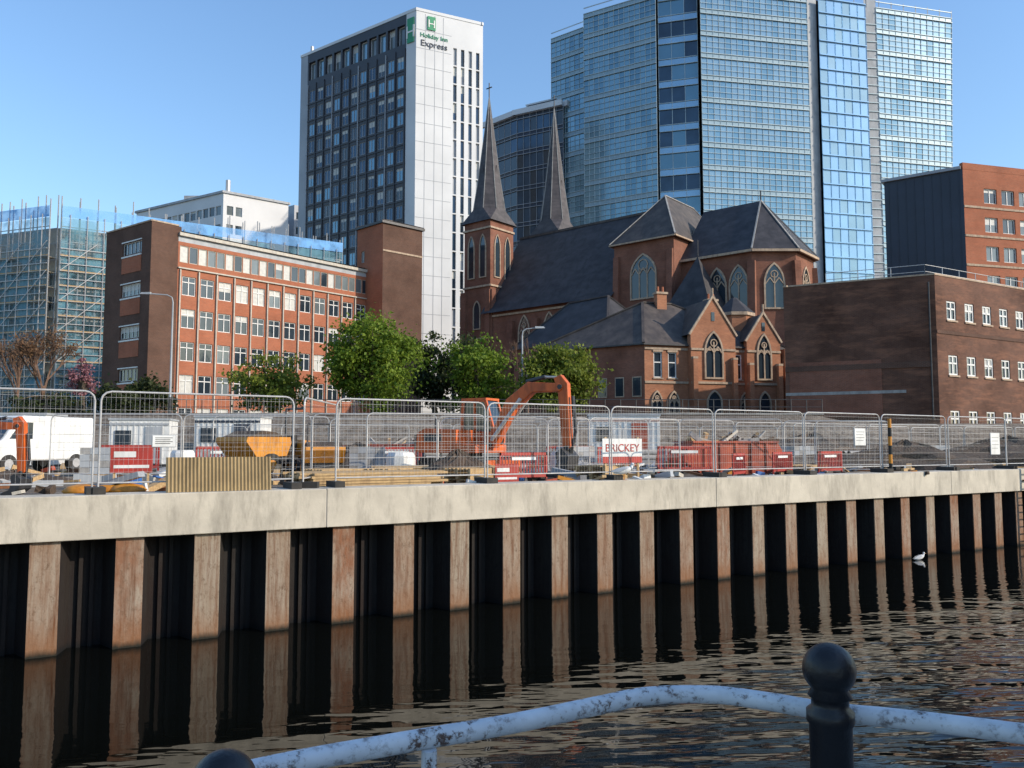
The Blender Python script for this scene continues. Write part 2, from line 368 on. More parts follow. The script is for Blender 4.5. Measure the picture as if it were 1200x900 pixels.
b=Bld('access_ladder')
for x in (0,.42): b.box('rails','rust',x,x+.07,-.32,-.24,-.6,CAP+.15); b.box('brackets','rust',x,x+.06,-.24,-.1,2.4,2.46)
for i in range(11): b.box('rungs','rust',.07,.42,-.3,-.26,.05+i*.27,.08+i*.27)
b.done(loc=place(1193,0),rot=TH)
# water
def watermat():
    m,nt,p=nodes('canal_water'); p.inputs['Base Color'].default_value=(.0025,.003,.0025,1); p.inputs['Roughness'].default_value=.015; p.inputs['IOR'].default_value=1.36
    tc=N(nt,'ShaderNodeTexCoord'); sp=N(nt,'ShaderNodeSeparateXYZ'); nt.links.new(tc.outputs['Object'],sp.inputs[0])
    mp=N(nt,'ShaderNodeMapping'); mp.inputs['Rotation'].default_value=(0,0,math.radians(24)); nt.links.new(tc.outputs['Object'],mp.inputs[0])
    m2=N(nt,'ShaderNodeMapping'); m2.inputs['Scale'].default_value=(.38,1.15,1); nt.links.new(mp.outputs[0],m2.inputs[0]); v=m2.outputs[0]
    h=math_(nt,'ADD',math_(nt,'MULTIPLY',noise(nt,v,1.0,2,.5),1.0),math_(nt,'MULTIPLY',noise(nt,v,3.4,2,.5),.26))
    away=ramp(nt,sp.outputs[1],-1.5,-10.5); away=math_(nt,'POWER',away,2.0); along=ramp(nt,sp.outputs[0],1,24)
    k=math_(nt,'ADD',math_(nt,'MULTIPLY',math_(nt,'ADD',math_(nt,'MULTIPLY',along,1.15),.24),away),math_(nt,'ADD',math_(nt,'MULTIPLY',along,.04),.015))
    h=math_(nt,'MULTIPLY',h,k); bumpn(nt,p,h,1.0,.2); return m
mt['water']=watermat()
b=Bld('canal_water'); b.poly('w','water',[(-150,-14.9,0),(500,-14.9,0),(500,.7,0),(-150,.7,0)]); b.done(loc=W0,rot=TH)
# ground
def groundmat():
    m,nt,p=nodes('site_ground'); v=coord(nt)
    a=mix(nt,ramp(nt,noise(nt,v,.25,6,.6),.4,.6),(.18,.14,.10),(.08,.06,.042))
    a=mix(nt,ramp(nt,noise(nt,v,3,6,.7),.45,.7),a,(.25,.21,.165))
    a=mix(nt,ramp(nt,noise(nt,v,1.1,6,.7),.5,.7),a,(.045,.033,.024))
    nt.links.new(a,p.inputs['Base Color']); p.inputs['Roughness'].default_value=.95; bumpn(nt,p,noise(nt,v,5,8,.7),.8,.1); return m
mt['ground']=groundmat()
def sm(x): x=max(0,min(1,x)); return x*x*(3-2*x)
def gz(P):
    s_,t_=toST(P); r=sm((P[1]-43)/8)*min(1,max(0,(t_-1)/10)); top=ST-.5*sm((P[0]-18)/5)*sm((66-P[1])/5)
    nz=.10*math.sin(P[0]*.9+P[1]*.5)*math.cos(P[1]*.7-P[0]*.3)
    return GR+(top-GR)*r+nz*(1-r)*.5*min(1,max(0,t_-1))+(.35*math.sin(P[0]*.5)*math.sin(P[1]*1.1+P[0]*.21))*(r*(1-r)*4)
b=Bld('ground'); ss=[-900,-300,-100]+[-60+2*i for i in range(76)]+[110,150,300,900]; ts=[.6,1.2]+[2+1.5*i for i in range(50)]+[90,130,300,700,2500]
vs=[];fs=[]
for s_ in ss:
    for t_ in ts: p=WP(s_,t_); vs.append((p.x,p.y,gz(p)))
m_=len(ts)
for i in range(len(ss)-1):
    for j in range(m_-1): fs.append((i*m_+j,(i+1)*m_+j,(i+1)*m_+j+1,i*m_+j+1))
b.mesh('g','ground',vs,fs); b.done(smooth=('g',))
b=Bld('towpath'); 
b.box('t','conc2',-900,900,-600,-15.35,-2,2.196); b.box('coping','stone',-150,500,-15.33,-14.9,-2,2.2); b.done(loc=W0,rot=TH)
b=Bld('road'); b.poly('r','asph',[(-90,54,ST+.03),(16,54,ST+.03),(16,60,ST+.03),(-90,60,ST+.03)]) ; b.done()
b=Bld('pavement'); b.box('kerb','conc2',-90,16,60,62.4,ST-.1,ST+.15); b.done()
b=Bld('boundary_wall')
b.box('brickwork','brick_br',-70,20,52.6,52.95,3.6,5.7); b.box('coping','conc2',-70,20,52.5,53.05,5.7,5.8)
for i in range(90): x=-69+i; b.cyl('railing','dsteel',(x,52.8,5.8),(x,52.8,6.7),.03,n=5)
for z in (6.2,6.68): b.cyl('railing','dsteel',(-69,52.8,z),(20,52.8,z),.022,n=6)
b.done(pivot=(0,52.8,5))
# unseen brick hut, added beside the viewer to shade the foreground rail and bollards
b=Bld('added_shade_hut'); hc=[V((4.1,-3.4,0)),V((7.3,-3.4,0)),V((7.3,2.3,0)),V((4.1,2.3,0))]
for i in range(4):
    P,Q=hc[i],hc[(i+1)%4]; LL_=(Q-P).length
    facade(b,P,Q,2.19,5.9,cols(.4,LL_-.4,2 if LL_>4 else 1,1.0),[(3.3,4.6)],'brick_rt',sill='stone',depth=.1)
b.box('door','navy',4.04,4.1,-.9,.0,2.2,4.3); hip(b,hc,5.9,7.3,'slate',.3); b.done(pivot=(5.7,-.5,2.2))
# ------------------------------------------------------------ foreground rail
b=Bld('bollard_post')
prof=[(.0,.0),(.062,0),(.062,.02),(.05,.04),(.05,.90),(.056,.91),(.056,.935),(.044,.945),(.044,.965),(.052,.97)]
prof+=[(.063*math.sin(t),1.033-.063*math.cos(t)) for t in [.75+i*(math.pi-.75)/12 for i in range(13)]]
b.lathe('post','black',(0,0,0),prof,28)
q=atD(972,800,2.05); b.done(loc=(q.x,q.y,CZ-.485-1.096),smooth=('post',))
q=atD(262,900,1.62); b.done(loc=(q.x,q.y,CZ-.585-1.096),smooth=('post',))
b=Bld('railing_pipe'); rz=CZ-.675
ctrl=[(-150,1010),(290,905),(450,874),(600,848),(700,827),(760,815.5),(835,814),(900,822),(972,834),(1060,843),(1200,860),(1500,900)]
pts=[atZ(px,py,rz) for px,py in ctrl]
def catmull(p,n=6):
    o=[]
    for i in range(len(p)-1):
        a=p[max(i-1,0)];b1=p[i];c=p[i+1];d=p[min(i+2,len(p)-1)]
        for k in range(n):
            t=k/n; o.append(.5*((2*b1)+(c-a)*t+(2*a-5*b1+4*c-d)*t*t+(3*b1-a-3*c+d)*t**3))
    o.append(p[-1]); return o
def sweep(b,part,mat,pts,r,n=14):
    vs=[];fs=[]
    for i,p in enumerate(pts):
        d=(pts[min(i+1,len(pts)-1)]-pts[max(i-1,0)]).normalized(); x=d.cross(Z3).normalized(); y=x.cross(d)
        for k in range(n): t=2*math.pi*k/n; vs.append(p+(x*math.cos(t)+y*math.sin(t))*r)
    for i in range(len(pts)-1):
        for k in range(n): fs.append((i*n+k,i*n+(k+1)%n,(i+1)*n+(k+1)%n,(i+1)*n+k))
    b.mesh(part,mat,vs,fs)
sweep(b,'pipe','peel',catmull(pts,8),.0235)
q=atZ(503,868,rz); b.cyl('stanchion','peel',(q.x,q.y,2.2),(q.x,q.y,rz-.02),.018,n=12)
b.done(pivot=(0,2,2.2),smooth=('pipe',))
# ------------------------------------------------------------ fences
b=Bld('construction_fence_panel')
def fpanel(b,L,H=1.95,sp=.085,near=True):
    r=.020; c=.18
    pts=[(0,0,.08),(0,0,H-c)]+[(c-c*math.cos(a),0,H-c+c*math.sin(a)) for a in (math.pi/6,math.pi/3)]+[(c,0,H),(L-c,0,H)]+[(L-c+c*math.sin(a),0,H-c+c*math.cos(a)) for a in (math.pi/6,math.pi/3)]+[(L,0,H-c),(L,0,.08)]
    b.tube('frame','steel',pts,r,8 if near else 5); b.cyl('frame','steel',(0,0,.2),(L,0,.2),r*.8,n=6)
    x=.09; wv=.0013 if near else .0025
    while x<L-.04:
        t=H-.02 if .15<x<L-.15 else H-.1; b.poly('mesh','steel',[(x-wv,0,.2),(x+wv,0,.2),(x+wv,0,t),(x-wv,0,t)]); x+=sp
    z=.4
    while z<H-.1: b.poly('mesh','steel',[(.02,-.003,z-wv*1.5),(L-.02,-.003,z-wv*1.5),(L-.02,-.003,z+wv*1.5),(.02,-.003,z+wv*1.5)]); z+=.24
    for xx in (0,L): b.box('feet','rubber',xx-.11,xx+.11,-.33,.33,0,.13)
fpanel(b,3.72)
def fence(bb,s,t,z,dr=0): p=WP(s,t,z); bb.done(loc=p,rot=TH+dr)
for i,(n,dr,t) in enumerate([(-2.15,.0,.45),(.60,.01,.42),(6.67-2.7,-.01,.5),(6.70,.0,.46),(9.42,.01,.45),(12.15,-.01,.47),(14.9,0,.45),(17.65,.01,.45),(20.4,0,.45),(23.1,0,.45),(25.8,.0,.5),(28.5,0,.5),(31.2,0,.5),(33.9,0,.5),(-4.9,0,.5)]):
    fence(b,n*PP,t,CAP,dr)
fence(b,3.45*PP,.5,CAP,math.radians(60))
b=Bld('construction_fence_panel'); fpanel(b,3.72,sp=.28,near=False)
random.seed(3)
for (px,py,D,a,cnt) in [(60,0,24,5,4),(250,0,27,10,4),(430,0,24,25,3),(330,0,36,2,4),(560,0,31,-5,4),(760,0,30,20,3),(640,0,40,0,4),(930,0,35,15,3),(1000,0,40,22,4),(100,0,38,0,4)]:
    p=atD(px,500,D); a=math.radians(a)
    for i in range(cnt):
        q=V((p.x+math.cos(a)*3.76*i,p.y+math.sin(a)*3.76*i,0)); b.done(loc=(q.x,q.y,gz(q)),rot=a+random.uniform(-.03,.03))
def notice(px,py,wd_,h,mat='white'):
    b=Bld('notice_board'); b.box('board',mat,-wd_/2,wd_/2,-.012,0,-h/2,h/2); b.box('edge','grey',-wd_/2-.012,wd_/2+.012,0,.01,-h/2-.012,h/2+.012)
    for i in range(4): b.box('lines','dsteel',-wd_*.38,wd_*(.38-.1*(i%2)),-.016,-.012,h*(.3-.17*i)-.006,h*(.3-.17*i)+.006)
    p=place(px,.40); r=ray(px,py); b.done(loc=(p.x,p.y,CZ+r[1]*p.y),rot=TH)
notice(1008,512,.55,.55); notice(1166,520,.6,.8); notice(192,517,.42,.22)
# ------------------------------------------------------------ site plant
def excavator():
    b=Bld('excavator')
    for y0,y1 in ((-1.1,-.7),(.7,1.1)):
        pr=[(-1.25,.1),(-1.05,0),(1.05,0),(1.25,.1),(1.35,.3),(1.25,.52),(1.05,.62),(-1.05,.62),(-1.25,.52),(-1.35,.3)]
        b.extr('tracks','rubber',pr,y0,y1)
        for i in range(16): x=-1.15+i*.153; b.box('tracks','dsteel',x-.03,x+.03,y0-.02,y1+.02,-.02,.64)
        for x in (-1,-.5,0,.5,1): b.cyl('tracks','dsteel',(x,y0-.03,.3),(x,y1+.03,.3),.17,n=12)
    b.box('undercarriage','dsteel',-.8,.8,-.7,.7,.25,.62); b.cyl('undercarriage','dsteel',(0,0,.6),(0,0,.78),.5,n=20)
    b.extr('house','orange',[(-1.45,.85),(-1.3,.78),(.95,.78),(.95,1.05),(.2,1.1),(.2,1.55),(-1.1,1.6),(-1.4,1.45)],-1.0,1.0)
    b.box('counterweight','dsteel',-1.62,-1.40,-.85,.85,.85,1.4); b.cyl('house','dsteel',(-.9,-.6,1.58),(-.9,-.6,1.95),.05)
    b.box('vents','dsteel',-1.1,-.4,-1.02,-1.0,1.15,1.4)
    cp=[(-.35,1.1),(.85,1.1),(.9,1.6),(.6,2.55),(-.3,2.6),(-.35,1.8)]
    b.extr('cab','win',cp,.22,.96)
    for y in (.2,.96):
        for a,c in zip(cp,cp[1:]+cp[:1]): b.beam('cab','orange',(a[0],y,a[1]),(c[0],y,c[1]),.09)
        b.beam('cab','orange',(.2,y,1.1),(.15,y,2.57),.07)
    b.box('cab','orange',-.36,.64,.14,1.02,2.57,2.65)
    b.box('cab','orange',-.35,.86,.19,.23,1.1,1.5); b.box('cab','orange',-.35,.86,.95,.99,1.1,1.5)
    b.extr('boom','orange',[(.8,1.0),(1.15,.95),(1.9,2.2),(2.6,2.75),(3.6,2.75),(3.7,2.9),(3.6,3.02),(2.4,3.1),(1.6,2.55)],-.16,.16)
    b.extr('stick','orange',[(3.35,3.2),(3.6,3.3),(3.85,3.0),(3.95,1.0),(3.8,.85),(3.65,1.0),(3.5,2.7)],-.12,.12)
    b.cyl('rams','steel',(1.1,-.24,1.2),(2.2,-.24,2.55),.06); b.cyl('rams','steel',(1.1,.24,1.2),(2.2,.24,2.55),.06)
    b.cyl('rams','dsteel',(2.3,0,3.12),(3.0,0,3.25),.07); b.cyl('rams','steel',(3.0,0,3.25),(3.45,0,3.22),.04)
    b.cyl('rams','dsteel',(3.98,0,2.6),(4.08,0,1.5),.06); b.beam('rams','dsteel',(4.08,0,1.5),(3.9,0,.75),.08)
    for q in ((1.0,1.05),(3.6,2.9),(3.82,.95)): b.cyl('pins','dsteel',(q[0],-.19,q[1]),(q[0],.19,q[1]),.08,n=10)
    b.extr('bucket','dsteel',[(3.75,.95),(4.0,.7),(3.95,.3),(3.6,.05),(3.2,.02),(3.12,.1),(3.5,.25),(3.6,.5),(3.55,.8)],-.4,.4)
    for y in (-.35,-.12,.12,.35): b.beam('bucket','steel',(3.2,y,.06),(3.0,y,.1),.07)
    b.box('blade','orange',1.4,1.5,-1.1,1.1,.1,.55); b.beam('blade','dsteel',(.8,-.5,.4),(1.4,-.5,.35),.1); b.beam('blade','dsteel',(.8,.5,.4),(1.4,.5,.35),.1)
    return b
ex=excavator()
p=atD(548,500,28); ex.done(loc=(p.x,p.y,gz(p)),rot=math.radians(-30),scale=1.0,bevel={'boom':.03,'stick':.03,'house':.05})
ex.done(loc=(-12.1,17.3,GR),rot=math.radians(-4),scale=.5)
def dumper():
    b=Bld('site_dumper')
    b.extr('skip','yellow',[(.25,.75),(1.5,.7),(1.95,1.25),(1.9,1.4),(.1,1.4),(.05,1.2)],-.85,.85)
    b.extr('skip','soil',[(.2,1.4),(1.75,1.4),(1.2,1.62),(.7,1.58)],-.75,.75)
    b.box('chassis','dsteel',-1.5,1.4,-.4,.4,.45,.7); b.extr('engine_cover','yellow',[(-1.7,.6),(-.7,.6),(-.7,1.3),(-1.5,1.25),(-1.7,1.1)],-.6,.6)
    b.box('seat','rubber',-.65,-.15,-.25,.25,.9,1.05); b.box('seat','rubber',-.7,-.6,-.25,.25,1.05,1.5)
    for y in (-.5,.5): b.tube('roll_bar','dsteel',[(-.8,y,1.2),(-.8,y,2.45)],.04)
    b.tube('roll_bar','dsteel',[(-.8,-.5,2.45),(-.8,.5,2.45)],.04); b.cyl('steering','dsteel',(.0,0,1.0),(-.15,0,1.35),.03)
    for x in (-1.1,.95):
        for y in (-.95,.6): b.cyl('wheels','rubber',(x,y,.42),(x,y+.35,.42),.42,n=20); b.cyl('wheels','yellow',(x,y-.01,.42),(x,y+.36,.42),.2,n=12)
    return b
dm=dumper()
p=atD(325,500,28); dm.done(loc=(p.x,p.y,gz(p)),rot=math.radians(235),scale=.95)
p=atD(376,500,27); dm.done(loc=(p.x,p.y,gz(p)),rot=math.radians(-70),scale=.72)
def cabin(name,L,px,D,rot,trim='red',sc_=1):
    b=Bld(name); W_=2.4;H=2.5
    b.box('body','white',0,L,0,W_,.15,H)
    x=.1
    while x<L-.1: b.box('ribs','white',x,x+.08,-.03,0,.2,H-.1); x+=.28
    b.box('roof','grey',-.05,L+.05,-.05,W_+.05,H,H+.1); b.box('base','dsteel',0,L,.05,W_-.05,0,.15)
    b.box('window','win',L*.10,L*.10+.8,-.06,-.03,1.2,1.95); b.box('door',trim,L*.6,L*.6+.85,-.06,-.03,.2,2.15)
    b.box('stripe',trim,.02,L-.02,-.045,-.032,2.22,2.34)
    p=atD(px,500,D); b.done(loc=(p.x,p.y,gz(p)),rot=math.radians(rot),scale=sc_)
cabin('site_cabin',4.2,-60,38,8,'grey'); cabin('site_cabin',3.6,690,42,-4,'redor'); cabin('site_cabin',3.0,128,37,12,'grey',.85); cabin('site_cabin',3.4,228,43,3,'navy')
def van(px,D,rot,sc_=1):
    b=Bld('white_van')
    b.extr('body','white',[(-2.4,.45),(2.2,.45),(2.35,.6),(2.35,.95),(1.7,1.2),(1.15,1.95),(.9,2.1),(-2.3,2.1),(-2.4,1.9)],-.92,.92)
    b.extr('glass','win',[(1.66,1.22),(1.12,1.92),(1.16,1.95),(1.74,1.2)],-.8,.8)
    for y in (-.93,.925): b.extr('glass','win',[(.5,1.25),(1.45,1.25),(1.0,1.85),(.5,1.85)],y-.004,y+.01)
    for x in (-1.5,1.45):
        for y in (-.95,.72): b.cyl('wheels','rubber',(x,y,.34),(x,y+.23,.34),.34,n=20); b.cyl('wheels','steel',(x,y-.01,.34),(x,y+.24,.34),.18,n=12)
    b.box('bumper','dsteel',2.3,2.42,-.9,.9,.4,.6); b.box('side_sign','red',-1.9,0,-.94,-.925,1.1,1.5)
    for y in(-.75,.75): b.box('lamps','win2',2.33,2.37,y-.14,y+.14,.7,.9)
    p=atD(px,500,D); b.done(loc=(p.x,p.y,gz(p)),rot=math.radians(rot),bevel={'body':.06},scale=sc_)
van(30,31,252)
b=Bld('corrugated_sheet'); 
for i in range(29): x=i*.07; b.poly('s','tan',[(x,0,0),(x+.035,-.03,0),(x+.035,-.03+.1,.68),(x,.1,.68)]); b.poly('s','tan',[(x+.035,-.03,0),(x+.07,0,0),(x+.07,.1,.68),(x+.035,.07,.68)])
b.done(loc=place(196,.12)+Z3*CAP,rot=TH)
b=Bld('rubble_skip'); b.extr('body','redor',[(-2.3,.55),(-1.5,0),(1.5,0),(2.3,.55),(2.3,.75),(1.9,1.3),(-1.9,1.3),(-2.3,.75)],-.85,.85)
for x in (-1.4,-.7,0,.7,1.4): b.box('ribs','redor',x-.05,x+.05,-.9,-.85,.05,1.25)
b.box('rim','redor',-1.95,1.95,-.92,.92,1.28,1.36)
for i in range(24): a=V((random.uniform(-1.7,1.5),random.uniform(-.7,.7),1.3)); b.beam('rubble',random.choice(['wood','conc2','soil','cream']),a,a+V((random.uniform(-.9,.9),random.uniform(-.3,.3),random.uniform(.0,.5))),random.uniform(.05,.2))
p=atD(850,500,31); b.done(loc=(p.x,p.y,gz(p)),rot=.25,scale=.9)
p=atD(470,500,40); b.done(loc=(p.x,p.y,gz(p)),rot=-.1,scale=.8)
b=Bld('plastic_barrier'); 
b.box('frame','red',0,2,-.03,.03,.9,1.0); b.box('frame','red',0,2,-.03,.03,.15,.25); b.box('frame','red',0,.06,-.03,.03,.05,1); b.box('frame','red',1.94,2,-.03,.03,.05,1)
b.box('frame','white',.5,1.5,-.036,.036,.74,.84)
for i in range(15): x=.12+i*.125; b.box('bars','red',x,x+.035,-.02,.02,.25,.9)
for x in (.2,1.8): b.box('feet','rubber',x-.05,x+.05,-.28,.28,0,.1)
for px,t,a in [(858,2.2,60),(905,2.9,48),(958,1.9,40),(585,2.0,35)]:
    p=place(px,t); b.done(loc=(p.x,p.y,gz(p)),rot=math.radians(a),scale=.8)
for px,D,a in [(435,32,15),(230,29,30),(700,33,30),(520,36,0),(800,38,0),(120,30,10),(770,29,10),(400,38,-10),(640,34,5)]:
    p=atD(px,500,D); b.done(loc=(p.x,p.y,gz(p)),rot=math.radians(a))
b=Bld('timber_stack')
for k in range(5):
    for i in range(7):
        x=random.uniform(-.15,.15); b.box('planks','wood',x,x+3.4+random.uniform(-.3,.3),i*.24,i*.24+.21,.1+k*.065,.155+k*.065)
for x in (.4,2.8): b.box('bearers','wood',x,x+.1,0,1.65,0,.1)
p=place(362,1.0); b.done(loc=(p.x,p.y,GR),rot=TH+.03)
b.done(loc=WP(8.5,5.5,GR),rot=TH-.3); b.done(loc=WP(16.5,4,GR),rot=TH+.9,scale=.8); b.done(loc=WP(24,3,GR),rot=TH+.4,scale=.7)
b=Bld('pallet')
for i in range(7): b.box('slats','wood',0,1.2,i*.16,i*.16+.1,.12,.145)
for y in (0,.48,.96): b.box('blocks','wood',0,1.2,y,y+.1,0,.12)
for s_,t_,a in [(6,3,.1),(7.6,2.6,.5),(9.6,1.9,.2),(3.5,2.5,.3),(14.2,2.2,.3),(21,6,.2)]: 
    for k in range(3): b.done(loc=WP(s_,t_,GR+.145*k),rot=TH+a+.05*k)
b=Bld('block_pack')
for i in range(4):
    for j in range(3):
        for k in range(4): b.box('blocks','grey' if (i+j+k)%3 else 'conc2',i*.3,i*.3+.29,j*.35,j*.35+.34,.1+k*.22,.31+k*.22)
b.box('pallet','wood',0,1.2,0,1.05,0,.1)
for px,D,a in ((95,27,.3),(410,29,.1),(455,35,.4),(530,38,.2),(670,33,.6),(780,34,.1),(930,38,.3),(1090,44,.2),(230,38,.3)): p=atD(px,500,D); b.done(loc=(p.x,p.y,gz(p)),rot=a)
b=Bld('pipe_bundle')
for k in range(3):
    for i in range(6-k): b.cyl('pipes','conc2',(0,.3*i+.15*k,.15+.26*k),(3.5,.3*i+.15*k,.15+.26*k),.14,n=12,cap=False)
for px,D,a in ((500,34,.4),(740,41,.1),(1000,38,.5),(270,31,-.2)): p=atD(px,500,D); b.done(loc=(p.x,p.y,gz(p)),rot=a)
# loose debris over the site: one object
b=Bld('construction_debris')
for i in range(520):
    s_=random.uniform(-6,46); t_=random.uniform(1.1,26)*random.random()**.5; q=WP(s_,t_)
    if q.y>45: continue
    z=gz(q); m__=random.choice(['wood','wood','conc2','conc2','grey','soil','soil','rust','cream','redor','blue','white','yellow'])
    a=random.uniform(0,6.3); L_=random.uniform(.15,1.6) if m__ in('wood','rust','grey') else random.uniform(.15,.55); tl=random.uniform(0,.35)
    b.beam('pieces',m__,q+Z3*(z+.05),q+Z3*(z+.05+L_*tl)+V((math.cos(a),math.sin(a),0))*L_,random.uniform(.05,.25),random.uniform(.03,.2))
b.done()
b=Bld('heavy_duty_bag'); b.lathe('bag','white',(0,0,0),[(0,0),(.42,.02),(.5,.3),(.47,.7),(.4,.82),(.2,.76),(0,.8)],10)
for px,D in ((470,27),(660,28),(815,33),(1020,41),(215,33)): p=atD(px,500,D); b.done(loc=(p.x,p.y,gz(p)),rot=px)
b=Bld('contractor_sign'); b.box('board','white',-.85,.85,-.02,.0,.75,1.6); b.box('board','red',-.85,.85,-.026,-.02,.75,.97)
for x in (-.7,.7): b.box('legs','wood',x-.04,x+.04,0,.07,0,1.65)
b.text('BRICKEY','red',.38,(0,-.03,1.15),(1,0,0),(0,-1,0),.004)
p=atD(729,520,24.5); b.done(loc=(p.x,p.y,gz(p)-.1),rot=.5,scale=.85)
b2=Bld('contractor_sign'); b2.box('board','red',-.5,.5,-.02,.0,.5,1.2)
for x in (-.4,.4): b2.box('legs','wood',x-.03,x+.03,0,.05,0,1.2)
b2.box('board','white',-.42,.42,-.026,-.021,.62,.70); b2.box('board','white',-.42,.1,-.026,-.021,.9,1.05)
p=place(155,4); b2.done(loc=(p.x,p.y,gz(p)),rot=.4,scale=.9)
p=place(594,1.5); b2.done(loc=(p.x,p.y,gz(p)-.3),rot=.5,scale=.7)
def heap(name,px,D,R,H,mat):
    b=Bld(name); p=atD(px,500,D); vs=[];fs=[];m=22
    for j in range(9):
        for i in range(m):
            t=2*math.pi*i/m; r=R*(1-j/8.2)*(1+.18*math.sin(3*t+px)+.12*random.uniform(-1,1)); vs.append((r*math.cos(t)*1.3,r*math.sin(t),H*(j/8)**.8*(1+.12*random.uniform(-1,1))-.05))
    for j in range(8):
        for i in range(m): fs.append((j*m+i,j*m+(i+1)%m,(j+1)*m+(i+1)%m,(j+1)*m+i))
    fs.append(tuple(8*m+i for i in range(m))); b.mesh('h',mat,vs,fs); b.done(loc=(p.x,p.y,gz(p)))
heap('soil_heap',535,24,1.2,.9,'soil'); heap('soil_heap',1060,36,3,1.2,'soil'); heap('soil_heap',1180,38,4,1.4,'soil'); heap('soil_heap',420,37,2.5,1.1,'soil')
heap('soil_heap',20,23,1.4,.4,'soil'); heap('rubble_heap',680,30,2,.5,'conc2'); heap('rubble_heap',260,33,2,.7,'conc2'); heap('soil_heap',950,42,5,1.6,'soil')
def sack(px,t):
    b=Bld('sandbag'); b.lathe('s','yellow',(0,0,0),[(0.02,0),(.3,.02),(.36,.09),(.27,.18),(.1,.22),(0,.22)],12); p=place(px,t); b.done(loc=(p.x,p.y,GR+.05),smooth=('s',))
for x,t in ((152,1.3),(133,1.6),(98,1.4)): sack(x,t)
b=Bld('traffic_cone'); b.lathe('c','orange',(0,0,0),[(.2,0),(.2,.03),(.13,.04),(.03,.7),(0,.7)],14); b.box('base','rubber',-.2,.2,-.2,.2,-.001,.028)
for px,t in ((770,7),(300,8)): p=place(px,t); b.done(loc=(p.x,p.y,gz(p)))
b=Bld('warning_post')
for i in range(6): b.cyl('bands','yellow' if i%2 else 'black',(0,0,.3*i),(0,0,.3*i+.3),.06,n=10)
p=place(1043,.25); b.done(loc=p+Z3*CAP)
# ------------------------------------------------------------ gulls
def gull(name,loc,rot,legs=True,scale=1):
    b=Bld(name); 
    prof=[(-.24,.004),(-.19,.03),(-.1,.062),(0,.078),(.09,.068),(.14,.045),(.17,.034)]
    vs=[];fs=[];n=12
    for x,r in prof:
        for i in range(n): t=2*math.pi*i/n; vs.append((x,r*.9*math.cos(t),.2+x*.22+r*math.sin(t)))
    for j in range(len(prof)-1):
        for i in range(n): fs.append((j*n+i,j*n+(i+1)%n,(j+1)*n+(i+1)%n,(j+1)*n+i))
    b.mesh('body','white',vs,fs); b.cyl('neck','white',(.14,0,.22),(.175,0,.31),.042,.033,10)
    b.lathe('head','white',(.185,0,.325),[(.0001,-.04),(.03,-.03),(.042,0),(.03,.03),(.0001,.042)],12)
    b.cyl('beak','yellow',(.215,0,.325),(.285,0,.31),.013,.004,8); b.box('eyes','black',.2,.212,-.04,.04,.33,.342)
    for s_ in (-1,1):
        b.mesh('wings','grey',[(.1,s_*.05,.26),(.02,s_*.082,.23),(-.14,s_*.07,.17),(-.32,s_*.015,.17),(-.16,s_*.03,.245),(0,s_*.03,.285)],[(0,1,5),(1,2,4,5),(2,3,4)])
        b.mesh('wings','black',[(-.24,s_*.035,.18),(-.36,s_*.01,.172),(-.24,s_*.01,.2)],[(0,1,2)])
        if legs: b.cyl('legs','yellow',(0,s_*.03,.0),(0,s_*.03,.15),.007,n=6); b.box('legs','yellow',-.01,.05,s_*.03-.02,s_*.03+.02,0,.006)
    b.done(loc=loc,rot=rot,smooth=('body','neck','head'),scale=scale)
gull('seagull',place(731,.05)+Z3*CAP,.15,scale=1.25)
p=atZ(1078,656,0); gull('seagull',(p.x,p.y,-.12),.4,False)
# ------------------------------------------------------------ BUILDINGS
ZR=26.5; A=atZ(178,263,ZR); R=atZ(448,318,ZR); d,n,L=dirn(A,R); Lc=atZ(125,278,ZR); dl,nl,LL=dirn(Lc,A)
b=Bld('brick_office_building'); bk=xy(Lc)+d*L; A=xy(A);R=xy(R);Lc=xy(Lc)
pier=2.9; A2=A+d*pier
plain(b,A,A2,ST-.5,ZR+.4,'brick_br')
rows=[(ZR-20.9+i*3.5,ZR-20.9+i*3.5+2.05) for i in range(5)]
cs=cols(.25,L-pier-.25,13,1.55)
facade(b,A2,R,ST-.5,ZR-4.0,cs,rows,'brick_or',glass=('win','win','win','win2','blind'),mull=1,trans=.7,depth=.18,fw=.09)
facade(b,A2,R,ZR-4.0,ZR-1.2,cols(.15,L-pier-.15,26,.98),[(ZR-3.4,ZR-1.6)],'brick_or',glass=('win2','win','blind'),mull=0,depth=.12,frame='cream')
plain(b,A2,R,ZR-1.2,ZR-.6,'grey')
b.obox('trim','cream',xy(A2,ZR-4.1)+n*.005,d*(L-pier),n*.2,Z3*.14); b.obox('trim','cream',xy(A2,ZR-.6),d*(L-pier),n*.3,Z3*.35)
for i in range(14):
    u=.25+(L-pier-.5)*i/13; b.obox('trim','cream',xy(A2,ST)+d*(u-.06)+n*.004,d*.12,n*.2,Z3*(ZR-4.2-ST))
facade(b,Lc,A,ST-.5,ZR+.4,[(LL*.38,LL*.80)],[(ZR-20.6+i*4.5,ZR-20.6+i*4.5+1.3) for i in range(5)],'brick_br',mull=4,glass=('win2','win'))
for i in range(5):
    b.obox('trim','white',xy(Lc,ZR-20.9+i*4.5)+dl*LL*.375+nl*.004,dl*LL*.43,nl*.1,Z3*.16); b.obox('trim','white',xy(Lc,ZR-19.28+i*4.5)+dl*LL*.375+nl*.004,dl*LL*.43,nl*.1,Z3*.12)
    b.obox('trim','brick_or',xy(Lc,ZR-22.6+i*4.5)+dl*LL*.38+nl*.002,dl*LL*.42,nl*.05,Z3*1.68)
plain(b,R,bk,ST-.5,ZR,'brick_br'); plain(b,bk,Lc,ST-.5,ZR,'brick_br'); flat(b,[A,R,bk,Lc],ZR-.05,'asph')
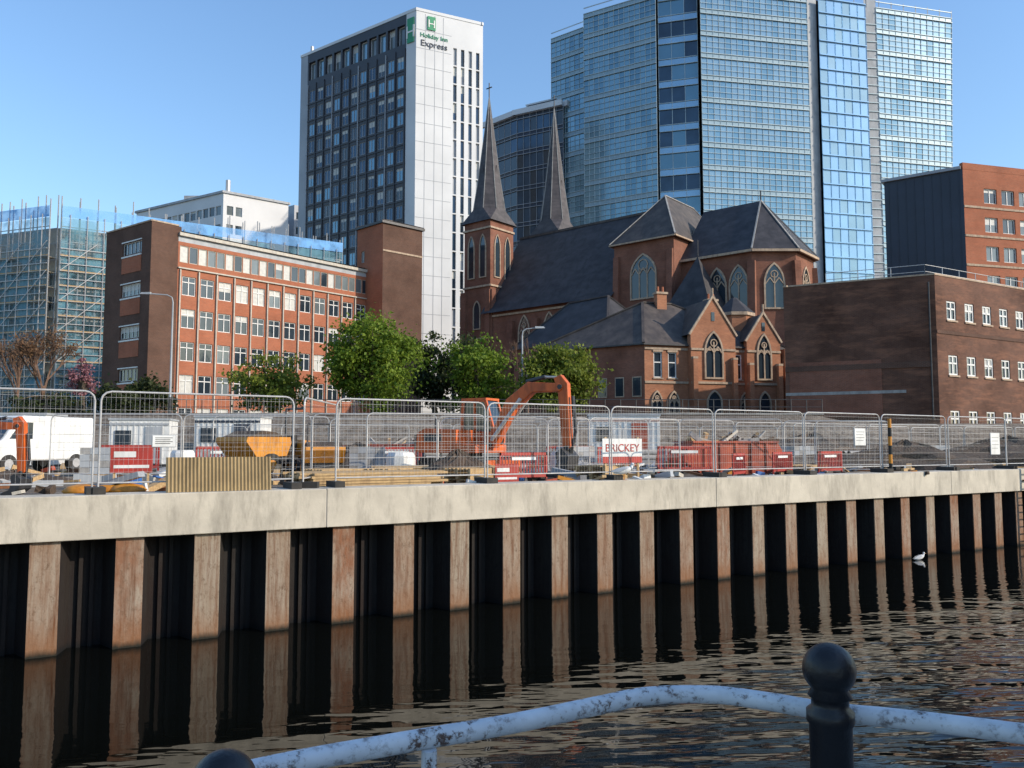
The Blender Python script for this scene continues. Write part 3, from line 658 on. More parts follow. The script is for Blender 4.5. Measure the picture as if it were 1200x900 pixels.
b.obox('parapet','stone',xy(Lc,ZR+.4)-nl*.3+nl*.08,dl*LL,nl*.3,Z3*.15); b.obox('parapet','stone',xy(A,ZR+.4)-n*.25+n*.06,d*pier,n*.25,Z3*.15); 
b.obox('walls','brick_br',xy(A2,ZR-.62),d*.3,-n*2,Z3*1.0)
cx_=xy(A,ZR-17.3)+nl*.05-dl*2.6
b.obox('wall_cross','white',cx_-dl*.09-Z3*.9,dl*.18,nl*.08,Z3*2.2); b.obox('wall_cross','white',cx_-dl*.65+Z3*.35+nl*.02,dl*1.3,nl*.08,Z3*.18)
b.done(pivot=xy(A,ST))
def boxb(name,pxN,pyN,DN,pxL,pyL,pxR,pyR):
    Nn=atD(pxN,pyN,DN); Z=Nn.z; Ll=atZ(pxL,pyL,Z); Rr=atZ(pxR,pyR,Z); Nn,Ll,Rr=xy(Nn),xy(Ll),xy(Rr); Bk=Ll+Rr-Nn
    return Bld(name),Nn,Ll,Rr,Bk,Z
b,Nn,Ll,Rr,Bk,Z=boxb('brick_stair_tower',449,261,102,419,270,495,271)
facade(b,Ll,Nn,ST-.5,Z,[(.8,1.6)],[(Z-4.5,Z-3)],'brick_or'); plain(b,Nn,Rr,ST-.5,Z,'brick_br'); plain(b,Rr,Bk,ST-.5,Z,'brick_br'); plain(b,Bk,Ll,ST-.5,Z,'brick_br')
d2,n2,L2=dirn(Nn,Rr); b.obox('trim','stone',xy(Nn,Z-3.6)+n2*.004,d2*L2,n2*.08,Z3*.22)
flat(b,[Nn,Rr,Bk,Ll],Z,'asph'); parapet(b,[Nn,Rr,Bk,Ll],Z,.3,.4,'dsteel',.25); hip(b,[Nn,Rr,Bk,Ll],Z+.3,Z+1.3,'slate2',.2); b.done(pivot=xy(Nn,ST))
# hotel tower
Nn=atD(488,12,130); Z=Nn.z; Ll=atZ(353,68,Z); Rr=atZ(566,30,Z); Nn,Ll,Rr=xy(Nn),xy(Ll),xy(Rr); Bk=Ll+Rr-Nn
b=Bld('hotel_tower'); d,n,L=dirn(Ll,Nn); d2,n2,L2=dirn(Nn,Rr)
e1=1.9; e2=2.2
plain(b,Ll,Ll+d*e1,0,Z,'hpan2'); plain(b,Nn-d*e2,Nn,0,Z,'hpan')
A_=Ll+d*e1; B_=Nn-d*e2; LW=(B_-A_).length
nr=20; st=3.15; rws=[(Z-9.2-st*i,Z-9.2-st*i+2.2) for i in range(nr)]
cw=cols(.2,LW-.2,11,1.5)
facade(b,A_,B_,0,Z-5.6,cw,rws,'hdark',frame='hpan2',glass=('win','tg4','tg4','tg2'),mull=1,fw=.1,depth=.15)
facade(b,A_,B_,Z-5.6,Z-.9,cols(.1,LW-.1,11,1.75),[(Z-5.0,Z-1.6)],'hdark',frame='hpan',glass=('win2','tg3'),mull=0,fw=.15,depth=.6); plain(b,A_,B_,Z-.9,Z,'hdark')
for i in range(12):
    u=.2+(LW-.4)*i/11; b.obox('fins','hpan2' if i%3==0 else 'hdark',xy(A_,0)+d*(u-.07)+n*.004,d*.14,n*.16,Z3*(Z-5.8))
for i in range(0,nr+1,1): b.obox('fins','hdark',xy(A_,Z-9.6-st*i)+n*.002,d*LW,n*.1,Z3*.18)
wl=L2*.52
plain(b,Nn,Nn+d2*wl,0,Z,'hpan'); 
sw=(L2-wl); A3=Nn+d2*wl
stri=[(sw*(.06+.24*i),sw*(.06+.24*i)+sw*.11) for i in range(4)]
facade(b,A3,Rr,0,Z-2,stri,[(Z-8.0-st*i,Z-8.0-st*i+st-.2) for i in range(nr+1)],'hpan',frame='hdark',glass=('win','tg4','hpan2'),mull=0,depth=.3,fw=0); plain(b,A3,Rr,Z-2,Z,'hpan')
for i in range(24): b.obox('joints','hpan2',xy(Nn,Z-3.15*(i+1))+n2*.003,d2*wl,n2*.02,Z3*.07)
for k in (.25,.52,.76): b.obox('joints','hpan2',xy(Nn,0)+d2*wl*k+n2*.003,d2*.07,n2*.025,Z3*(Z-.3))
plain(b,Rr,Bk,0,Z,'hpan2'); plain(b,Bk,Ll,0,Z,'hpan2'); flat(b,[Nn,Rr,Bk,Ll],Z,'grey'); parapet(b,[Nn,Rr,Bk,Ll],Z,.5,.4,'hpan',.08)
b.obox('sign','green',xy(Nn,Z-5.2)-d*1.9+n*.05,d*1.5,n*.12,Z3*4.2); b.text('H','white',3.0,xy(Nn,Z-4.4)-d*1.15+n*.2,d,n,.03)
b.obox('sign','green',xy(Nn,Z-2.9)+d2*1.9+n2*.05,d2*1.4,n2*.12,Z3*2.3); b.text('H','white',1.9,xy(Nn,Z-2.5)+d2*2.6+n2*.2,d2,n2,.03)
b.text('Holiday Inn','green',1.05,xy(Nn,Z-4.3)+d2*3.1+n2*.06,d2,n2,.04); b.text('Express','navy',1.5,xy(Nn,Z-5.8)+d2*3.1+n2*.06,d2,n2,.04)
m_=(Ll+Nn+Bk+Rr)/4
b.obox('rooftop_mast','steel',xy(Ll,Z)+d*.8-n*1.5,d*.4,-n*.4,Z3*2.6); b.obox('rooftop_plant','grey',xy(m_,Z)-d*4-n*1,d*6,-n*3,Z3*1.0)
b.done(pivot=xy(Nn,0))
def curtain(b,P00,P10,P01,P11,nc,nr,gl,band=.22,frame='tframe',bm='tband',mw=.07,hl=0,part='glazing'):
    P00,P10,P01,P11=map(V,(P00,P10,P01,P11)); n=(P10-P00).cross(P01-P00).normalized()
    f=lambda u,v:(P00*(1-u)+P10*u)*(1-v)+(P01*(1-u)+P11*u)*v
    for j in range(nr):
        v0=j/nr;v1=(j+1-band)/nr;v2=(j+1)/nr
        for i in range(nc):
            u0=i/nc;u1=(i+1)/nc; g=random.choice(gl)
            jt=n*random.uniform(-.006,.006); b.poly(part,g,[f(u0,v0)+jt,f(u1,v0)-jt,f(u1,v1)-jt,f(u0,v1)+jt])
        b.poly(part,bm,[f(0,v1)+n*.04,f(1,v1)+n*.04,f(1,v2)+n*.04,f(0,v2)+n*.04])
        b.beam('frame',frame,f(0,v1)+n*.16,f(1,v1)+n*.16,.22,.10)
        b.beam('frame',frame,f(0,v2)+n*.12,f(1,v2)+n*.12,.12,.10)
        for k in range(hl): vv=v0+(v1-v0)*(k+1)/(hl+1); b.beam('frame',frame,f(0,vv)+n*.16,f(1,vv)+n*.16,.06,.06)
    for i in range(nc+1): u=i/nc; b.beam('frame',frame,f(u,0)+n*.06,f(u,1)+n*.06,mw,.08)
H=83+CZ
b=Bld('glass_office_tower')
def face(a,c,nc,gl,nr=21,top=H,abot=None,cbot=None,**k):
    a0=abot if abot is not None else a; c0=cbot if cbot is not None else c
    curtain(b,xy(a0,0),xy(c0,0),xy(a,top),xy(c,top),nc,nr,gl,**k)
def pt(px,py): return xy(atZ(px,py,H))
a0=pt(646,46);a1=pt(684,32)
face(a0,a1,7,['tg1','tg2'],hl=2)
b0=pt(684,17); b1=pt(768,-8)
face(b0,b1,14,['tg1','tg2','tg1'],hl=2); plain(b,a1,b0,0,H,'tframe')
s1=pt(820,-16); face(b1+V((.6,.9,0)),s1+V((-.3,1.2,0)),3,['tg4','tg2','tg4'],band=.3,bm='tg5',frame='tframe')
c1=pt(945,-2); face(s1,c1,18,['tg1','tg3','tg3'],hl=2)
d0=pt(956,0); plain(b,c1,d0,0,H+1,'grey')
d1=pt(1012,8); face(d0+V((.1,-.8,0)),d1+V((-.1,-.8,0)),6,['tg5','tg5','tg3'],nr=32,band=.05,frame='tg5',bm='tg5',mw=.05)
e0=pt(1026,9); plain(b,d1,e0,0,H+1.5,'grey')
for i in range(50): b.obox('frame','tframe',xy(d1,i*1.7)+V((0,-.05,0)),xy(e0)-xy(d1),V((0,-.1,0)),Z3*.15)
e1=pt(1115,22); dd,nn,LE=dirn(e0,e1)
face(e0,e1,12,['tg1','tg3','tg3'],cbot=e1-dd*3.6,hl=2)
bk1=e1+V((-4,30,0)); bk0=a0+V((6,30,0)); plain(b,e1-dd*3.6,bk1,0,H,'tg2'); plain(b,bk1,bk0,0,H,'tg2'); plain(b,bk0,a0,0,H,'tg2')
b.poly('roof','grey',[xy(p,H-.02) for p in (a0,a1,b0,b1,s1,c1,d0,d1,e0,e1,bk1,bk0)])
for p,q in ((a0,a1),(b0,b1),(s1,c1),(e0,e1)): b.beam('roof_rail','tframe',xy(p,H+1.2),xy(q,H+1.2),.15)
for t in range(12): p=xy(d0)*(1-t/11)+xy(e1)*t/11; b.beam('roof_rail','steel',xy(p,H),xy(p,H+1.6),.12)
q=pt(684,40); 
for k in range(5): b.beam('hoist','dsteel',xy(q,H-9-k*2)+V((-1.2,-1,0)),xy(q,H-11-k*2)+V((1.2,-1,0)),.25)
b.beam('hoist','dsteel',xy(q,H-7)+V((-1.3,-1,0)),xy(q,H-22)+V((-1.3,-1,0)),.35); b.beam('hoist','dsteel',xy(q,H-3)+V((1.3,-1,0)),xy(q,H-20)+V((1.3,-1,0)),.35)
b.done(pivot=xy(a0,0))
b,Nn,Ll,Rr,Bk,Z=boxb('grey_office_block',606,136,165,570,150,660,124)
d,n,L=dirn(Ll,Nn); curtain(b,xy(Ll,0),xy(Nn,0),xy(Ll,Z),xy(Nn,Z),5,19,['tg4','win','win'],band=.2,bm='hdark',frame='hpan2')
curtain(b,xy(Nn,0),xy(Rr,0),xy(Nn,Z),xy(Rr,Z),7,19,['tg4','win','tg4'],band=.22,bm='navy',frame='hpan2',mw=.22)
flat(b,[Nn,Rr,Bk,Ll],Z,'grey'); parapet(b,[Nn,Rr,Bk,Ll],Z,1.1,.6,'hpan',.8); d2,n2,L2=dirn(Nn,Rr)
b.obox('plant_room','grey',xy(Nn,Z)+d2*1-n2*3,d2*9,-n2*6,Z3*3.0); b.obox('plant_room','hpan',xy(Nn,Z+3.0)+d2*.6-n2*2.6,d2*9.8,-n2*6.8,Z3*.3)
b.done(pivot=xy(Nn,0))
b,Nn,Ll,Rr,Bk,Z=boxb('white_office_block',262,226,170,160,250,338,240)
d,n,L=dirn(Ll,Nn); d2,n2,L2=dirn(Nn,Rr)
facade(b,Ll,Nn,0,Z,cols(.5,L-.5,14,1.7),[(Z-4.6-4*i,Z-2.6-4*i) for i in range(8)],'hpan',glass=('win','win2'),mull=0)
facade(b,Nn,Rr,0,Z,cols(.5,L2*.3,2,1.4),[(Z-4.6-4*i,Z-2.6-4*i) for i in range(8)],'hpan',mull=0)
plain(b,Rr,Bk,0,Z,'hpan2'); plain(b,Bk,Ll,0,Z,'hpan2'); flat(b,[Nn,Rr,Bk,Ll],Z,'grey'); parapet(b,[Nn,Rr,Bk,Ll],Z,.5,.5,'grey',.3)
m_=xy((Nn+Rr+Bk+Ll)/4,Z); b.box('rooftop_plant','grey',m_.x-5,m_.x+3,m_.y-3,m_.y+3,Z,Z+2.2); b.cyl('flue','steel',xy(Nn,Z)+V((-.5,4,0)),xy(Nn,Z+4)+V((-.5,4,0)),.5)
b.done(pivot=xy(Nn,0))
b,Nn,Ll,Rr,Bk,Z=boxb('white_office_block',345,240,185,333,243,375,246)
d,n,L=dirn(Nn,Rr); facade(b,Nn,Rr,0,Z,[(.5,L-.5)],[(Z-3.3-3.5*i,Z-1.6-3.5*i) for i in range(8)],'hpan2',mull=3); plain(b,Ll,Nn,0,Z,'hpan2'); plain(b,Rr,Bk,0,Z,'hpan2'); flat(b,[Nn,Rr,Bk,Ll],Z,'grey'); b.done(pivot=xy(Nn,0))
# scaffolded building
b,Nn,Ll,Rr,Bk,Z=boxb('scaffolded_building',72,250,108,-90,270,397,292)
d,n,L=dirn(Ll,Nn); d2,n2,L2=dirn(Nn,Rr)
facade(b,Ll,Nn,ST-.5,Z-2,cols(0,L,11,1.4),rowsf(8,3.4,6,2),'cream',mull=1); facade(b,Nn,Rr,ST-.5,Z-2,cols(0,L2,15,1.6),rowsf(8,3.4,6,2),'conc2',mull=1)
plain(b,Rr,Bk,ST-.5,Z-2,'cream'); plain(b,Bk,Ll,ST-.5,Z-2,'cream'); flat(b,[Nn,Rr,Bk,Ll],Z-2,'asph')
for (A,dv,nv,LN) in ((Ll,d,n,L),(Nn,d2,n2,L2)):
    k=int(LN/2.1)
    for off in (.5,1.7):
        for i in range(k+1):
            q=xy(A)+dv*(LN*i/k)+nv*off; b.beam('scaffold','steel',xy(q,ST-.3),xy(q,Z+random.uniform(.6,2.6)),.12)
        for j in range(14):
            z=ST+1+j*2
            if z<Z+1: b.beam('scaffold','steel',xy(A,z)+nv*off,xy(A,z)+dv*LN+nv*off,.10)
    off=2.0
    for i in range(0,k+1): q=xy(A)+dv*(LN*(i+.5)/(k+1))+nv*off; b.beam('scaffold','steel',xy(q,ST-.3),xy(q,Z-.5),.09)
    for j in range(24):
        z=ST+1+j
        if z<Z: b.beam('scaffold','steel',xy(A,z)+nv*off,xy(A,z)+dv*LN+nv*off,.09 if j%2 else .05)
    for j in range(12):
        z=ST+1+j*2
        if z<Z: b.obox('scaffold','scafboard',xy(A,z-.12)+nv*.55,dv*LN,nv*1.1,Z3*.06); b.obox('scaffold','wood',xy(A,z)+nv*1.9,dv*LN,nv*.04,Z3*.18)
    for i in range(0,k,2):
        for j in range(0,11,2): q=xy(A,ST+1+2*j)+dv*(LN*i/k)+nv*2.05; b.beam('scaffold','steel',q,q+dv*(LN/k*2)+Z3*4,.08)
    b.poly('netting','net',[xy(A,ST)+nv*1.85,xy(A,ST)+dv*LN+nv*1.85,xy(A,Z-1)+dv*LN+nv*1.85,xy(A,Z-1)+nv*1.85])
    b.poly('netting','netb',[xy(A,Z-.9)+nv*1.86,xy(A,Z-.9)+dv*LN+nv*1.86,xy(A,Z+.6)+dv*LN+nv*1.86,xy(A,Z+.6)+nv*1.86])
b.done(pivot=xy(Nn,ST))
# right brick building
b,Nn,Ll,Rr,Bk,Z=boxb('brick_warehouse',1095,322,58,918,337,1200,340)
d,n,L=dirn(Ll,Nn); d2,n2,L2=dirn(Nn,Rr); Rr=Nn+d2*(L2+10); L2+=10; Bk=Ll+Rr-Nn
plain(b,Ll,Nn,GR,Z,'brick_rt')
b.obox('trim','brick_br',xy(Ll,Z-6.6)+n*.004,d*L*.97,n*.08,Z3*.4); b.obox('trim','conc2',xy(Ll,ST+1.9)+n*.004,d*L*.8,n*.06,Z3*.22)
b.obox('trim','brick_ch',xy(Ll,ST+.2)+d*.3+n*.003,d*L*.62,n*.05,Z3*4.2)
facade(b,Nn,Rr,GR,Z,[(1.3+2.25*i,1.3+2.25*i+1.15) for i in range(8)],[(Z-11.15,Z-9.7),(Z-7.15,Z-5.7),(Z-3.15,Z-1.75)],'brick_rt',mull=1,fw=.12,trans=.6,depth=.12,sill='stone',glass=('win','win','win2'))
b.obox('trim','brick_br',xy(Nn,Z-4.2)+n2*.004,d2*L2,n2*.05,Z3*.25)
plain(b,Rr,Bk,GR,Z,'brick_rt'); plain(b,Bk,Ll,GR,Z,'brick_rt'); flat(b,[Nn,Rr,Bk,Ll],Z-.3,'asph'); parapet(b,[Nn,Rr,Bk,Ll],Z,.12,.35,'stone',.04)
def rail(b,A,B,z,h=1.0):
    A,B=xy(A),xy(B); k=max(2,int((B-A).length/2))
    for i in range(k+1): q=A.lerp(B,i/k); b.cyl('roof_railing','steel',xy(q,z),xy(q,z+h),.03,n=6)
    for zz in (h*.5,h): b.cyl('roof_railing','steel',xy(A,z+zz),xy(B,z+zz),.025,n=6)
rail(b,Ll+d*3-n*1,Nn-d*.6-n*1,Z); rail(b,Nn-d*.6-n*1,Rr-n2*1,Z)
b.cyl('drainpipe','dsteel',xy(Nn,ST)-d*.4+n*.1,xy(Nn,Z-.5)-d*.4+n*.1,.06)
b.done(pivot=xy(Nn,ST))
b,Nn,Ll,Rr,Bk,Z=boxb('clad_apartment_block',1128,198,95,1036,214,1230,209)
d,n,L=dirn(Ll,Nn); d2,n2,L2=dirn(Nn,Rr)
plain(b,Ll,Nn,ST-.5,Z,'navy')
for i in range(9): b.obox('seams','navy',xy(Ll,ST)+d*(L*(i+.5)/9)+n*.003,d*.06,n*.05,Z3*(Z-ST-.2))
facade(b,Nn,Rr,ST-.5,Z,cols(2.6,L2,4,1.9),[(Z-3.9-3.5*i,Z-2.1-3.5*i) for i in range(6)],'brick_or',mull=1,fw=.1,glass=('win2','win','win'))
for i in range(6): b.obox('trim','stone',xy(Nn,Z-4.6-3.5*i)+n2*.003,d2*L2,n2*.08,Z3*.25)
plain(b,Rr,Bk,ST-.5,Z,'brick_or'); plain(b,Bk,Ll,ST-.5,Z,'navy'); flat(b,[Nn,Rr,Bk,Ll],Z-.05,'asph')
b.obox('roof','hpan2',xy(Ll,Z)+n*.3-d*.3,d*(L+.1),-n*9,Z3*.35); b.obox('roof','brick_or',xy(Nn,Z)+n2*.02,d2*L2,-n2*.5,Z3*.8)
b.done(pivot=xy(Nn,ST))
# ------------------------------------------------------------ cathedral
O=V((1.4,113,0)); a_=math.radians(-40); cu=V((math.cos(a_),math.sin(a_),0)); cw_=V((-.643,-.766,0)).normalized()
C=lambda u,w_,z=0: O+cu*u+cw_*w_+V((0,0,z))
b=Bld('cathedral_church'); gz0=ST-.5
ne,nr_=21.5,32.5; te,tr=27,33.4; ce,cr=24.4,31.2
plain(b,C(0,7.6),C(20,7.6),gz0,ne,'brick_ch'); plain(b,C(20,-7.6),C(0,-7.6),gz0,ne,'brick_ch')
b.poly('walls','brick_ch',[C(0,-7.6,gz0),C(0,7.6,gz0),C(0,7.6,ne),C(0,0,nr_-.3),C(0,-7.6,ne)])
b.poly('roof','slate',[C(-.3,8.3,ne-.6),C(20.1,8.3,ne-.6),C(24,0,nr_),C(-.3,0,nr_)]); b.poly('roof','slate',[C(24,0,nr_),C(20.1,-8.3,ne-.6),C(-.3,-8.3,ne-.6),C(-.3,0,nr_)])
b.beam('roof','slate2',C(-.3,0,nr_+.05),C(24,0,nr_+.05),.3)
for u in (4.2,8.2,12.2,16.2):
    b.hexa('buttresses','brick_ch',[C(u,9,gz0),C(u+.9,9,gz0),C(u+.9,7.5,gz0),C(u,7.5,gz0),C(u,8.2,ne-2),C(u+.9,8.2,ne-2),C(u+.9,7.5,ne-2),C(u,7.5,ne-2)])
    arch(b,C(u+2.4,7.6,ne-6.5),cu,cw_,1.6,5,2)
b.obox('trim','stone',C(0,7.6,ne-1.1)+cw_*.003,cu*20,cw_*.2,Z3*.25)
t0,t1,tw,tb=20,27.8,7.4,-8
for P,Q in ((C(t0,tw),C(t1,tw)),(C(t1,tw),C(t1,tb)),(C(t1,tb),C(t0,tb)),(C(t0,tb),C(t0,tw))): plain(b,P,Q,gz0,te,'brick_ch')
E=[C(t0-.4,tw+.4,te),C(t1+.4,tw+.4,te),C(t1+.4,tb-.4,te),C(t0-.4,tb-.4,te)]; R0,R1=C(23.9,2.2,tr),C(23.9,-5,tr)
b.poly('roof','slate2',[E[0],E[1],R0]); b.poly('roof','slate2',[E[1],E[2],R1,R0]); b.poly('roof','slate2',[E[2],E[3],R1]); b.poly('roof','slate2',[E[3],E[0],R0,R1])
for p,q in ((E[0],R0),(E[1],R0),(R0,R1),(E[2],R1)): b.beam('roof','conc2',p+Z3*.08,q+Z3*.08,.16,.1)
for i in range(4): b.beam('roof','stone',E[i]-Z3*.1,E[(i+1)%4]-Z3*.1,.22,.16)
arch(b,C(23.9,tw,te-6.6),cu,cw_,3.1,4.9,3)
for u in (t0+.05,t1-.75): b.hexa('buttresses','brick_ch',[C(u,tw+1.3,gz0),C(u+.7,tw+1.3,gz0),C(u+.7,tw,gz0),C(u,tw,gz0),C(u,tw+.3,te-1.5),C(u+.7,tw+.3,te-1.5),C(u+.7,tw,te-1.5),C(u,tw,te-1.5)])
hw=5.6; ap=[(27.8,hw),(36,hw),(39.6,2.6),(39.6,-2.6),(36,-hw),(27.8,-hw)]
for i in range(5): plain(b,C(*ap[i]),C(*ap[i+1]),gz0,ce,'brick_ch')
ro=[(27.8,hw+.4),(36.2,hw+.4),(40.05,2.8),(40.05,-2.8),(36.2,-hw-.4),(27.8,-hw-.4)]; K=C(34.8,0,cr)
for i in range(5):
    pts=[C(*ro[i],ce),C(*ro[i+1],ce),K]+([C(27.8,0,cr)] if i in (0,4) else [])
    b.poly('roof','slate',pts); b.beam('roof','conc2',C(*ro[i+1],ce+.08),K+Z3*.08,.16,.1); b.beam('roof','stone',C(*ro[i],ce-.15),C(*ro[i+1],ce-.15),.26,.26)
b.cyl('finial','dsteel',K,K+Z3*1.2,.08)
for i,nw in ((0,2),(1,1),(2,1)):
    P,Q=C(*ap[i]),C(*ap[i+1]); d,n,L=dirn(P,Q)
    for k in range(nw): arch(b,xy(P,ce-6.2)+d*(L*((k+.5)/nw if nw==1 else (.52+.3*k))),d,n,1.9,4.6,2)
for i in (1,2,3):
    P=C(*ap[i]); r=(P-C(35,0)).normalized(); d=V((-r.y,r.x,0)); b.hexa('buttresses','brick_ch',[xy(P,gz0)+r*1.2-d*.4,xy(P,gz0)+r*1.2+d*.4,xy(P,gz0)-r*.2+d*.4,xy(P,gz0)-r*.2-d*.4,xy(P,ce-1.2)+r*.3-d*.4,xy(P,ce-1.2)+r*.3+d*.4,xy(P,ce-1.2)-r*.2+d*.4,xy(P,ce-1.2)-r*.2-d*.4])
for P,Q in ((C(28.2,10),C(33,10)),(C(33,10),C(33,5.6)),(C(28.2,5.6),C(28.2,10))): plain(b,P,Q,gz0,17.5,'brick_ch')
T=C(30.6,7.2,24.2); E=[C(27.6,10.3,17.4),C(33.6,10.3,17.4),C(33.6,5.2,17.4),C(27.6,5.2,17.4)]
for i in range(4): b.poly('roof','slate',[E[i],E[(i+1)%4],T])
b.cyl('finial','dsteel',T,T+Z3*1.8,.06)
def tower(cx,cy,ztop,zap,s):
    c=V((cx,cy,0)); q=[c-cu*s/2+cw_*s/2,c+cu*s/2+cw_*s/2,c+cu*s/2-cw_*s/2,c-cu*s/2-cw_*s/2]
    for i in range(4):
        P,Q=q[i],q[(i+1)%4]; plain(b,P,Q,gz0,ztop,'brick_ch'); d,n,L=dirn(P,Q)
        for k in (.28,.72): arch(b,xy(P,ztop-7.6)+d*L*k,d,n,s*.2,5.6,1,ring=.14,sp=.7)
        for z in (ztop-9,ztop-1.2,ztop-16): b.obox('trim','stone',xy(P,z)+n*.004-d*.1,d*(L+.2),n*.18,Z3*.24)
        b.obox('buttresses','brick_ch',xy(P,gz0)-d*.25,d*.8,n*.5,Z3*(ztop-9.5-gz0)); b.obox('buttresses','brick_ch',xy(Q,gz0)-d*.55,d*.8,n*.5,Z3*(ztop-9.5-gz0))
        arch(b,xy(P,ztop-14.5)+d*L*.5,d,n,s*.22,3.6,1,ring=.14,sp=.7)
        m_=xy(P,ztop+3.2)+d*L*.5-n*(s*.10); b.poly('spires','spire',[m_-d*.6-Z3*1.8,m_+d*.6-Z3*1.8,m_+Z3*.9]); b.poly('spires','spire',[m_+d*.6-Z3*1.8,c+Z3*(ztop+5.4),m_+Z3*.9]); b.poly('spires','spire',[c+Z3*(ztop+5.4),m_-d*.6-Z3*1.8,m_+Z3*.9])
        m2=xy(P,ztop+7.5)+d*L*.5-n*(s*.20); b.poly('spires','spire',[m2-d*.3-Z3*.9,m2+d*.3-Z3*.9,m2+Z3*.6]); b.poly('spires','spire',[m2+d*.3-Z3*.9,c+Z3*(ztop+8.2),m2+Z3*.6]); b.poly('spires','spire',[c+Z3*(ztop+8.2),m2-d*.3-Z3*.9,m2+Z3*.6])
    def ring_(r,z,k=8): return [c+V((math.cos(a_+math.pi/8+2*math.pi*i/k)*r,math.sin(a_+math.pi/8+2*math.pi*i/k)*r,z)) for i in range(k)]
    hs=zap-ztop; sq=[p+(p-c).normalized()*.5 for p in q]; sq=[xy(p,ztop-.1) for p in sq]
    r1=ring_(s*.50,ztop+hs*.10); r2=ring_(s*.335,ztop+hs*.36); ap_=c+Z3*zap
    for i in range(4):
        P,Q=sq[i],sq[(i+1)%4]; mid=(P+Q)/2
        near=sorted(range(8),key=lambda k:(r1[k]-mid-Z3*hs*.09).length)[:2]
        A,Bb=r1[near[0]],r1[near[1]]
        if (A-P).length>(Bb-P).length: A,Bb=Bb,A
        b.poly('spires','spire',[P,Q,Bb,A])
    for i in range(4):
        P=sq[i]; near=sorted(range(8),key=lambda k:(xy(r1[k])-xy(P)).length)[:2]; b.poly('spires','spire',[P,r1[near[0]],r1[near[1]]])
    for i in range(8):
        j=(i+1)%8; b.poly('spires','spire',[r1[i],r1[j],r2[j],r2[i]]); b.poly('spires','spire',[r2[i],r2[j],ap_]); b.beam('spires','conc2',r2[i],ap_,.10); b.beam('spires','conc2',r1[i],r2[i],.10)
    b.cyl('crosses','dsteel',ap_-Z3*.3,ap_+Z3*1.9,.08); b.beam('crosses','dsteel',ap_+Z3*1.2-cu*.5,ap_+Z3*1.2+cu*.5,.12)
p=atD(573,258,110); tower(p.x,p.y,atD(572,257,107).z,atD(572,113,110).z,4.7)
p=atD(650,272,119); tower(p.x,p.y,atD(650,272,117).z,atD(650,126,119).z,4.6)
b.done(pivot=C(0,0,ST))
# ------------------------------------------------------------ presbytery
b=Bld('gothic_presbytery'); Nn=V((11.7,72,0)); Rr=V((25.6,76.2,0)); Ll=V((6.6,75.4,0)); d2,n2,L2=dirn(Nn,Rr); d,n,L=dirn(Ll,Nn)
Bk=Rr+(Ll-Nn)*1.9; L3=Ll+(Ll-Nn)*.9; ze=12.7; g0=ST-.5
plain(b,L3,Nn,g0,ze,'brick_ch')
U=lambda px:( (lambda a:(a*Nn.y-Nn.x)/(d2.x-a*d2.y))(ray(px,430)[0]) )
cc=[(U(771)-.42,U(771)+.42),(U(788)-.42,U(788)+.42),(U(811)-.4,U(811)+.4),(U(850)-.4,U(850)+.4),(U(865)-.4,U(865)+.4)]
facade(b,Nn,Rr,g0,ze,cc,[(9.7,12.0)],'brick_pr',sill='stone',mull=0,trans=.6,fw=.1,depth=.15)
for px in (769,789,812,833,851,872,893): arch(b,xy(Nn,6.3)+d2*U(px),d2,n2,.85,2.1,2 if px!=833 else 1,ring=.14)
for z in (9.2,12.2,6.0): b.obox('trim','stone',xy(Nn,z)+n2*.004,d2*L2,n2*.1,Z3*.2)
for px in (771,788): b.obox('trim','stone',xy(Nn,12.0)+d2*(U(px)-.5)+n2*.004,d2*1.0,n2*.08,Z3*.19)
for k in range(3): b.obox('windows','stone',xy(Nn,8)-d*(1.2+k*1.7)+n*.003,d*.9,n*.05,Z3*1.8); b.obox('windows','win',xy(Nn,8.1)-d*(1.12+k*1.7)+n*.03,d*.74,n*.03,Z3*1.6)
plain(b,Rr,Bk,g0,ze,'brick_ch')
hip(b,[Nn,Rr,Bk,Bk+(Nn-Rr)],ze,17.2,'slate2',.35,.5)
w0=V((9.0,77.5,0)); wl_=V((.2,88,0)); dw,nw_,LW=dirn(wl_,w0); wbk=-nw_*9
plain(b,wl_,w0,g0,14,'brick_ch'); hip(b,[w0,w0+wbk,wl_+wbk,wl_],14,19,'slate',.4,.45); plain(b,w0,w0+wbk,g0,14,'brick_ch')
for k in range(4): arch(b,xy(wl_,9)+dw*(LW*(k+.5)/4),dw,nw_,1.1,3,2,ring=.14)
